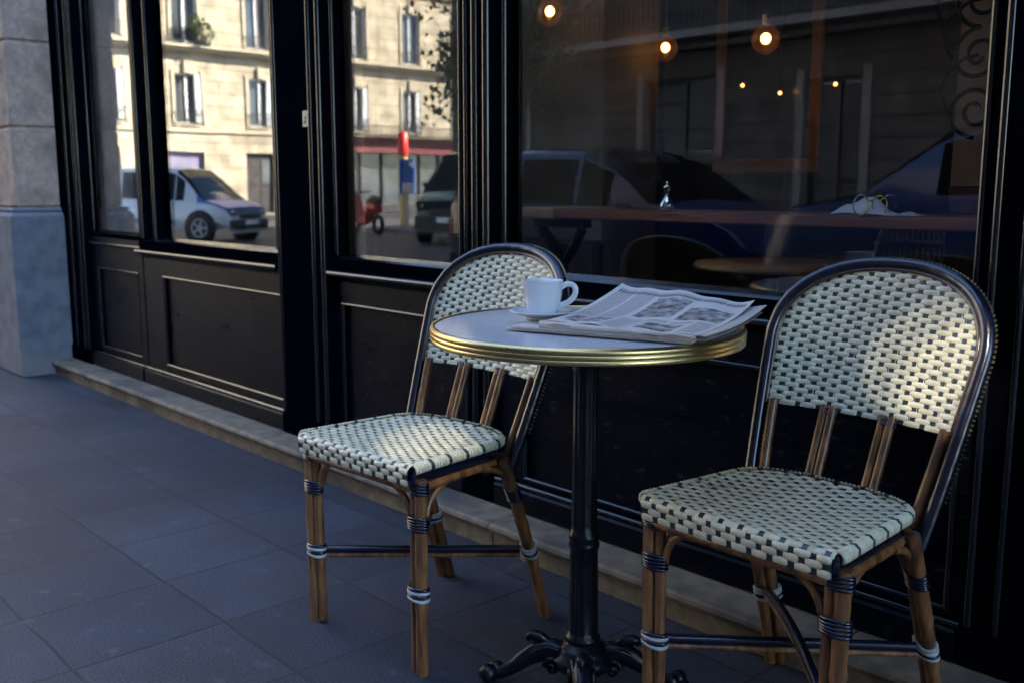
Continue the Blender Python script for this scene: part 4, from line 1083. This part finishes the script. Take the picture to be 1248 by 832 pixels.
# -- sunlit building closing the street
fo = Vector((XF, -44, 0)); fu = Vector((0, 1, 0)); fn = Vector((1, 0, 0))
root = empty('apartment_building', fo); tag(root, 'sunlit cream limestone apartment building reflected in the left panes', 'building')
def U(yp): return -(1.1 * yp + .13) + 44          # reflected position -> distance along the wall
cs = [2.6, 5.0, 7.3, 9.7, 12.1, 14.55, 18.35, 20.75, 23.15, 25.6, 28, 30.4, 32.8, 35.2]
ops = []; wins = []
for c in cs:
    u = U(c)
    for z0, z1 in ((3.15, 4.80), (5.86, 7.80), (9.0, 10.9), (12.1, 13.9)):
        ops.append((u - .46, u + .46, z0, z1)); wins.append((u - .46, u + .46, z0, z1))
gd = [(U(12.57), U(11.35), .05, 2.2, 'mauve'), (U(15.03), U(13.98), .05, 2.2, 'darkwood'), (U(9.9), U(8.6), .05, 2.3, 'darkwood'), (U(23.9), U(17.6), .35, 2.3, 'shop')]
ops += [q[:4] for q in gd]
b = MB(); facade(b, (0, 0, 0), fu, 58, 16, ops, nrm=fn); obox(b, (0, 0, 0), fu, fn, 0, 58, 0, 16, -10, -.35, 1)
b.build('wall', ['farstone', 'fartrim'], root)
b = MB()
for z, h, dd in ((2.86, .10, .06), (5.55, .10, .22), (5.66, .09, .34), (8.55, .16, .12), (11.7, .14, .10), (15.6, .4, .5)):
    obox(b, (0, 0, 0), fu, fn, 0, 58, z, z + h, .002, dd)
b.build('cornice', 'fartrim', root)
b = MB(); obox(b, (0, 0, 0), fu, fn, 0, 58, 16.02, 18.5, -9, -.6); b.build('roof', 'zinc', root)
wi = 0
for (u0, u1, z0, z1) in wins:
    b = MB(); uc = (u0 + u1) / 2
    for a0, a1, c0, c1 in ((u0, u0 + .06, z0, z1), (u1 - .06, u1, z0, z1), (u0 + .061, u1 - .061, z1 - .06, z1), (u0 + .061, u1 - .061, z0, z0 + .07), (uc - .04, uc + .04, z0 + .071, z1 - .061)):
        obox(b, (0, 0, 0), fu, fn, a0, a1, c0, c1, -.17, -.11)
    # surround, keystone and hinged shutters
    obox(b, (0, 0, 0), fu, fn, u0 - .13, u0 - .002, z0, z1 + .12, .003, .045, 1); obox(b, (0, 0, 0), fu, fn, u1 + .002, u1 + .13, z0, z1 + .12, .003, .045, 1)
    obox(b, (0, 0, 0), fu, fn, uc - .13, uc + .13, z1 + .02, z1 + .42, .004, .10, 1)
    fo_ = b.build('window', ['shutter', 'fartrim'], root)
    b = MB(); obox(b, (0, 0, 0), fu, fn, u0, u1, z0, z1, -.20, -.18); b.build('pane', 'glass_far', fo_)
    wi += 1
    if wi % 3 != 0:
        b = MB(); obox(b, (0, 0, 0), fu, fn, uc - .36, uc - .06 + .25 * (wi % 2), z0 + .08, z1 - .08, -.175, -.172); b.build('curtain', 'curtain', fo_)
    if wi % 2:
        b = MB(); obox(b, (0, 0, 0), fu, fn, u0 - .0 , u0 + .20, z0 + .02, z1 - .02, -.10, .02); b.build('shutter', 'shutter', fo_)
    b = MB()
    obox(b, (0, 0, 0), fu, fn, u0 - .05, u1 + .05, z0 + .42, z0 + .45, .10, .13); obox(b, (0, 0, 0), fu, fn, u0 - .05, u1 + .05, z0 + .02, z0 + .04, .10, .13)
    k = u0
    while k < u1: obox(b, (0, 0, 0), fu, fn, k, k + .015, z0 + .04, z0 + .42, .105, .12); k += .085
    b.build('railing', 'rail', fo_)
for (u0, u1, z0, z1, k) in gd:
    b = MB()
    if k == 'mauve':
        obox(b, (0, 0, 0), fu, fn, u0, u1, z0, z1, -.18, -.15)
        z = z0
        while z < z1 - .05: obox(b, (0, 0, 0), fu, fn, u0 + .01, u1 - .01, z, z + .05, -.149, -.14); z += .08
        b.build('roller_shutter', 'mauve', root)
    elif k == 'darkwood':
        obox(b, (0, 0, 0), fu, fn, u0, u1, z0, z1, -.20, -.15)
        uc = (u0 + u1) / 2
        for a in (u0 + .06, uc + .04):
            for c0, c1 in ((z0 + .15, z0 + .9), (z0 + 1.0, z1 - .12)): obox(b, (0, 0, 0), fu, fn, a, a + (u1 - u0) / 2 - .1, c0, c1, -.149, -.135)
        d_ = b.build('door', 'darkwood', root)
        b = MB(); obox(b, (0, 0, 0), fu, fn, u0 + .15, uc - .12, z0 + 1.1, z1 - .25, -.133, -.130); b.build('pane', 'glass_far', d_)
    else:
        obox(b, (0, 0, 0), fu, fn, u0, u1, z0, z1, -.20, -.18); b.build('shop_window', 'glass_far', root)
        b = MB(); n = 7
        for i in range(n + 1):
            a = u0 + (u1 - u0 - .08) * i / n; obox(b, (0, 0, 0), fu, fn, a, a + .08, z0, z1, -.175, -.10)
        obox(b, (0, 0, 0), fu, fn, u0, u1, z0 - .3, z0 - .002, .003, .05); b.build('shop_frame', 'darkwood', root)
b = MB(); obox(b, (0, 0, 0), fu, fn, U(24.3), U(17.4), 2.32, 2.84, .003, .28); b.build('fascia', 'maroon', root)
b = MB(); obox(b, (0, 0, 0), fu, fn, U(24.3), U(17.2), 3.30, 3.34, .55, .60); obox(b, (0, 0, 0), fu, fn, U(24.3), U(17.2), 2.965, 3.0, .10, .62, 0)
k = U(24.3)
while k < U(17.2): obox(b, (0, 0, 0), fu, fn, k, k + .02, 3.0, 3.30, .56, .58); k += .11
b.build('balcony', 'rail', root)
# window-box shrubs
def leafclump(b, c, r, n, s, rr_):
    for _ in range(n):
        v = Vector((rr_.gauss(0, 1), rr_.gauss(0, 1), rr_.gauss(0, 1))).normalized() * r * rr_.uniform(.3, 1) ** .5
        p = Vector(c) + v; a = Vector((rr_.gauss(0, 1), rr_.gauss(0, 1), rr_.gauss(0, 1))).normalized(); q = a.orthogonal().normalized()
        e = a.cross(q)
        k = s * rr_.uniform(.6, 1.3)
        b.quad(p - q * k, p + e * k * .6, p + q * k, p - e * k * .6)
for yp, z0, sc_, lb in ((11.35, 5.95, 1.0, 'dark green shrub on the window ledge of the sunlit building'),):
    yy = -(1.1 * yp + .13) + 0.0
    t = empty('balcony_shrub', (XF + .25, -13.95, 5.76)); tag(t, lb, 'plant')
    b = MB(); rr_ = random.Random(9)
    leafclump(b, (0, 0, .45), .45, 420, .06, rr_); leafclump(b, (0.1, .35, .75), .30, 160, .06, rr_); b.build('foliage', 'leaf', t)
    b = MB(); b.tube([(0, 0, .05), (0, .1, .6)], .03, seg=6); b.box(-.12, -.3, 0, .12, .3, .16, bev=.01); b.build('pot', 'darkwood', t)
# -- shaded building across the street
oo = Vector((XC, YF, 0)); ou = Vector((1, 0, 0)); on = Vector((0, 1, 0))
root = empty('townhouse', oo); tag(root, 'shaded ashlar townhouse with long balconies reflected in the largest pane', 'building')
ops = []; wins = []; balc = []
W_ = 62
u = 1.6; k = 0
while u < W_ - 2:
    ops.append((u, u + 1.0, 4.75, 7.0)); wins.append((u, u + 1.0, 4.75, 7.0)); ops.append((u, u + 1.0, 8.4, 10.4)); wins.append((u, u + 1.0, 8.4, 10.4)); 
    u += 2.35
for (a, c, z0, z1) in ((1.4, 2.7, .12, 2.9), (6.15, 7.95, 1.6, 3.12), (9.8, 10.9, .12, 2.9), (13.6, 15.4, 1.2, 3.05), (18.2, 20.2, 1.2, 3.05), (23, 25, 1.2, 3.05)):
    ops.append((a, c, z0, z1)); wins.append((a, c, z0, z1))
sun_holes = []
for (px_, py_, pz_, sz) in ((-.705, -.17, .700, .027), (-.77, -.17, .745, .019), (-1.72, -.60, .455, .022), (-1.63, -.63, .455, .018)):
    t_ = (14 + py_) / (.8 * math.cos(R(EL))); hx = px_ + t_ * .6 * math.cos(R(EL)) - XC; hz = pz_ + t_ * math.sin(R(EL))
    sun_holes.append((hx - sz, hx + sz, hz - sz, hz + sz))
ops += sun_holes          # added holes in the unseen parapet, aimed to throw sun patches on the chairs
b = MB(); facade(b, (0, 0, 0), ou, W_, 21, ops, nrm=on, rev=.3); obox(b, (0, 0, 0), ou, on, 0.01, W_, 16, 20.99, -.45, -.02, 1); obox(b, (0, 0, 0), ou, on, 0, W_, 0, 13.0, -6.5, -.45, 1)  # unseen parapet screen above the roof, raised to keep sun off the shop side
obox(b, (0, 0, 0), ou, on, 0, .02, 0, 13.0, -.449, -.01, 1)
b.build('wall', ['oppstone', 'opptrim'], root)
b = MB()
for z, h, dd in ((.02, .45, .06), (3.62, .12, .25), (3.745, .14, .75), (7.6, .16, .2), (11.3, .2, .3), (16.0, .2, .2), (20.6, .4, .4)): obox(b, (0, 0, 0), ou, on, 0 if dd < .7 else .3, W_, z, z + h, .002, dd)
b.build('cornice', 'opptrim', root)
b = MB(); obox(b, (0, 0, 0), ou, on, .5, W_, 13.02, 13.3, -6.4, -.6); b.build('roof', 'zinc', root)
b = MB(); obox(b, (0, 0, 0), ou, on, .4, 40, 4.50, 4.56, .66, .72); obox(b, (0, 0, 0), ou, on, .4, 40, 3.95, 3.98, .67, .71)
k = .4
while k < 40:
    obox(b, (0, 0, 0), ou, on, k, k + .03, 3.89, 4.50, .675, .705); k += .13
b.build('balcony_railing', 'rail', root)
for (u0, u1, z0, z1) in wins:
    b = MB(); uc = (u0 + u1) / 2
    for a0, a1, c0, c1 in ((u0, u0 + .07, z0, z1), (u1 - .07, u1, z0, z1), (u0 + .071, u1 - .071, z1 - .07, z1), (u0 + .071, u1 - .071, z0, z0 + .08), (uc - .04, uc + .04, z0 + .081, z1 - .071), (u0 + .071, uc - .041, z0 + (z1 - z0) * .36, z0 + (z1 - z0) * .36 + .035), (uc + .041, u1 - .071, z0 + (z1 - z0) * .36, z0 + (z1 - z0) * .36 + .035), (u0 + .071, uc - .041, z0 + (z1 - z0) * .70, z0 + (z1 - z0) * .70 + .035), (uc + .041, u1 - .071, z0 + (z1 - z0) * .70, z0 + (z1 - z0) * .70 + .035)):
        obox(b, (0, 0, 0), ou, on, a0, a1, c0, c1, -.24, -.18)
    obox(b, (0, 0, 0), ou, on, u0 - .16, u0 - .002, z0, z1 + .14, .003, .05, 1); obox(b, (0, 0, 0), ou, on, u1 + .002, u1 + .16, z0, z1 + .14, .003, .05, 1)
    fo_ = b.build('window', ['darkwood', 'opptrim'], root)
    b = MB(); obox(b, (0, 0, 0), ou, on, u0, u1, z0, z1, -.28, -.26); b.build('pane', 'glass_far', fo_)
    b = MB()
    n = 9
    for s0, s1 in ((u0 + .1, uc - .06), (uc + .06, u1 - .1)):
        g = [[(s0 + (s1 - s0) * i / 18, -.240 + .016 * math.sin(i * 1.9), z) for z in (z0 + .1, z1 - .1)] for i in range(19)]
        b.grid(g, 0)
    b.build('curtain', 'curtain', fo_)

# -- street poles, notice panel, tree
for (px_, py_, lb) in ((-24.0, -15.8, 'red topped yellow post behind the blue notice panel'), (-22.9, -17.0, 'red topped yellow post behind the olive van')):
    t = empty('street_post', (px_, py_, -.12)); tag(t, lb, 'post', 'red topped posts near the far corner')
    b = MB(); b.tube([(0, 0, 0), (0, 0, 2.05)], .13, seg=14); b.build('shaft', 'yellow', t)
    b = MB(); b.tube([(0, 0, 2.051), (0, 0, 2.65), (0, 0, 2.72)], [.17, .17, .08], seg=14); b.build('cap', 'postred', t)
t = empty('notice_panel', (-23.2, -15.35, -.12), R(90)); tag(t, 'blue and white notice panel on a leg at the far corner', 'sign')
b = MB(); b.box(-.30, -.02, .95, .30, .02, 1.9, bev=.01); b.build('panel', 'signblue', t)
b = MB(); b.box(-.22, -.026, .98, .22, -.021, 1.25); b.box(-.24, -.026, 1.7, -.05, -.021, 1.85); b.build('print', 'signwhite', t)
b = MB(); b.box(-.03, -.018, 0, .03, .018, .945); b.build('leg', 'rim', t)

def tree(loc, h, cr, label, seed):
    t = empty('street_tree', loc); tag(t, label, 'tree')
    rr_ = random.Random(seed); b = MB(); tips = []
    b.tube([(0, 0, 0), (.03, .02, h * .25), (-.05, .03, h * .5), (0, 0, h * .68)], [.17, .13, .11, .06], seg=10)
    for k in range(16):
        a = rr_.uniform(0, 2 * PI); z0 = h * rr_.uniform(.34, .66); L_ = cr * rr_.uniform(.6, 1.05)
        p0 = Vector((0, 0, z0)); p1 = Vector((math.cos(a) * L_ * .5, math.sin(a) * L_ * .5, z0 + h * .10)); p2 = Vector((math.cos(a) * L_, math.sin(a) * L_, z0 + h * rr_.uniform(.04, .28)))
        b.tube([p0, p1, p2], [.05, .035, .012], seg=6)
        for _ in range(5):
            q = p1.lerp(p2, rr_.uniform(.1, 1)); e = q + Vector((rr_.gauss(0, .35), rr_.gauss(0, .35), rr_.gauss(.1, .3))); b.tube([q, e], [.014, .006], seg=5); tips.append(e)
        tips.append(p2)
    b.build('trunk', 'bark', t)
    b = MB()
    for p in tips: leafclump(b, p, .40, 17, .08, rr_)
    b.build('crown', 'leaf', t)
tree((-16.0, -13.0, 0), 6.6, 2.2, 'leafy young street tree on the far pavement near the corner', 4)
tree((-4.0, -13.1, 0), 7.0, 2.2, 'leafy young street tree on the far pavement beside the tall window', 8)

# ------------------------------------------------------------------ added awning, out of view, to darken the right part of the front
t = empty('added_shade_awning', (0, -.05, 2.72)); tag(t, 'added navy canvas awning, out of view, darkening the right half of the shopfront', 'awning')
b = MB(); g = [[(xx, yy, zz) for (yy, zz) in ((0, .0), (-.5, -.08), (-1.0, -.20), (-1.35, -.30), (-1.36, -.46))] for xx in (-.9, 0, 1.2, 2.4)]
b.grid(g, 0, smooth=False); b.grid([[(p[0], p[1] + .004, p[2] - .004) for p in r_] for r_ in g], 0, smooth=False, flip=True); b.build('canvas', 'navycloth', t)
for xx in (-.8, .8, 2.3):
    b = MB(); b.tube([(xx, 0, -.55), (xx, -1.33, -.31)], .014, seg=8); b.build('arm', 'rail', t)
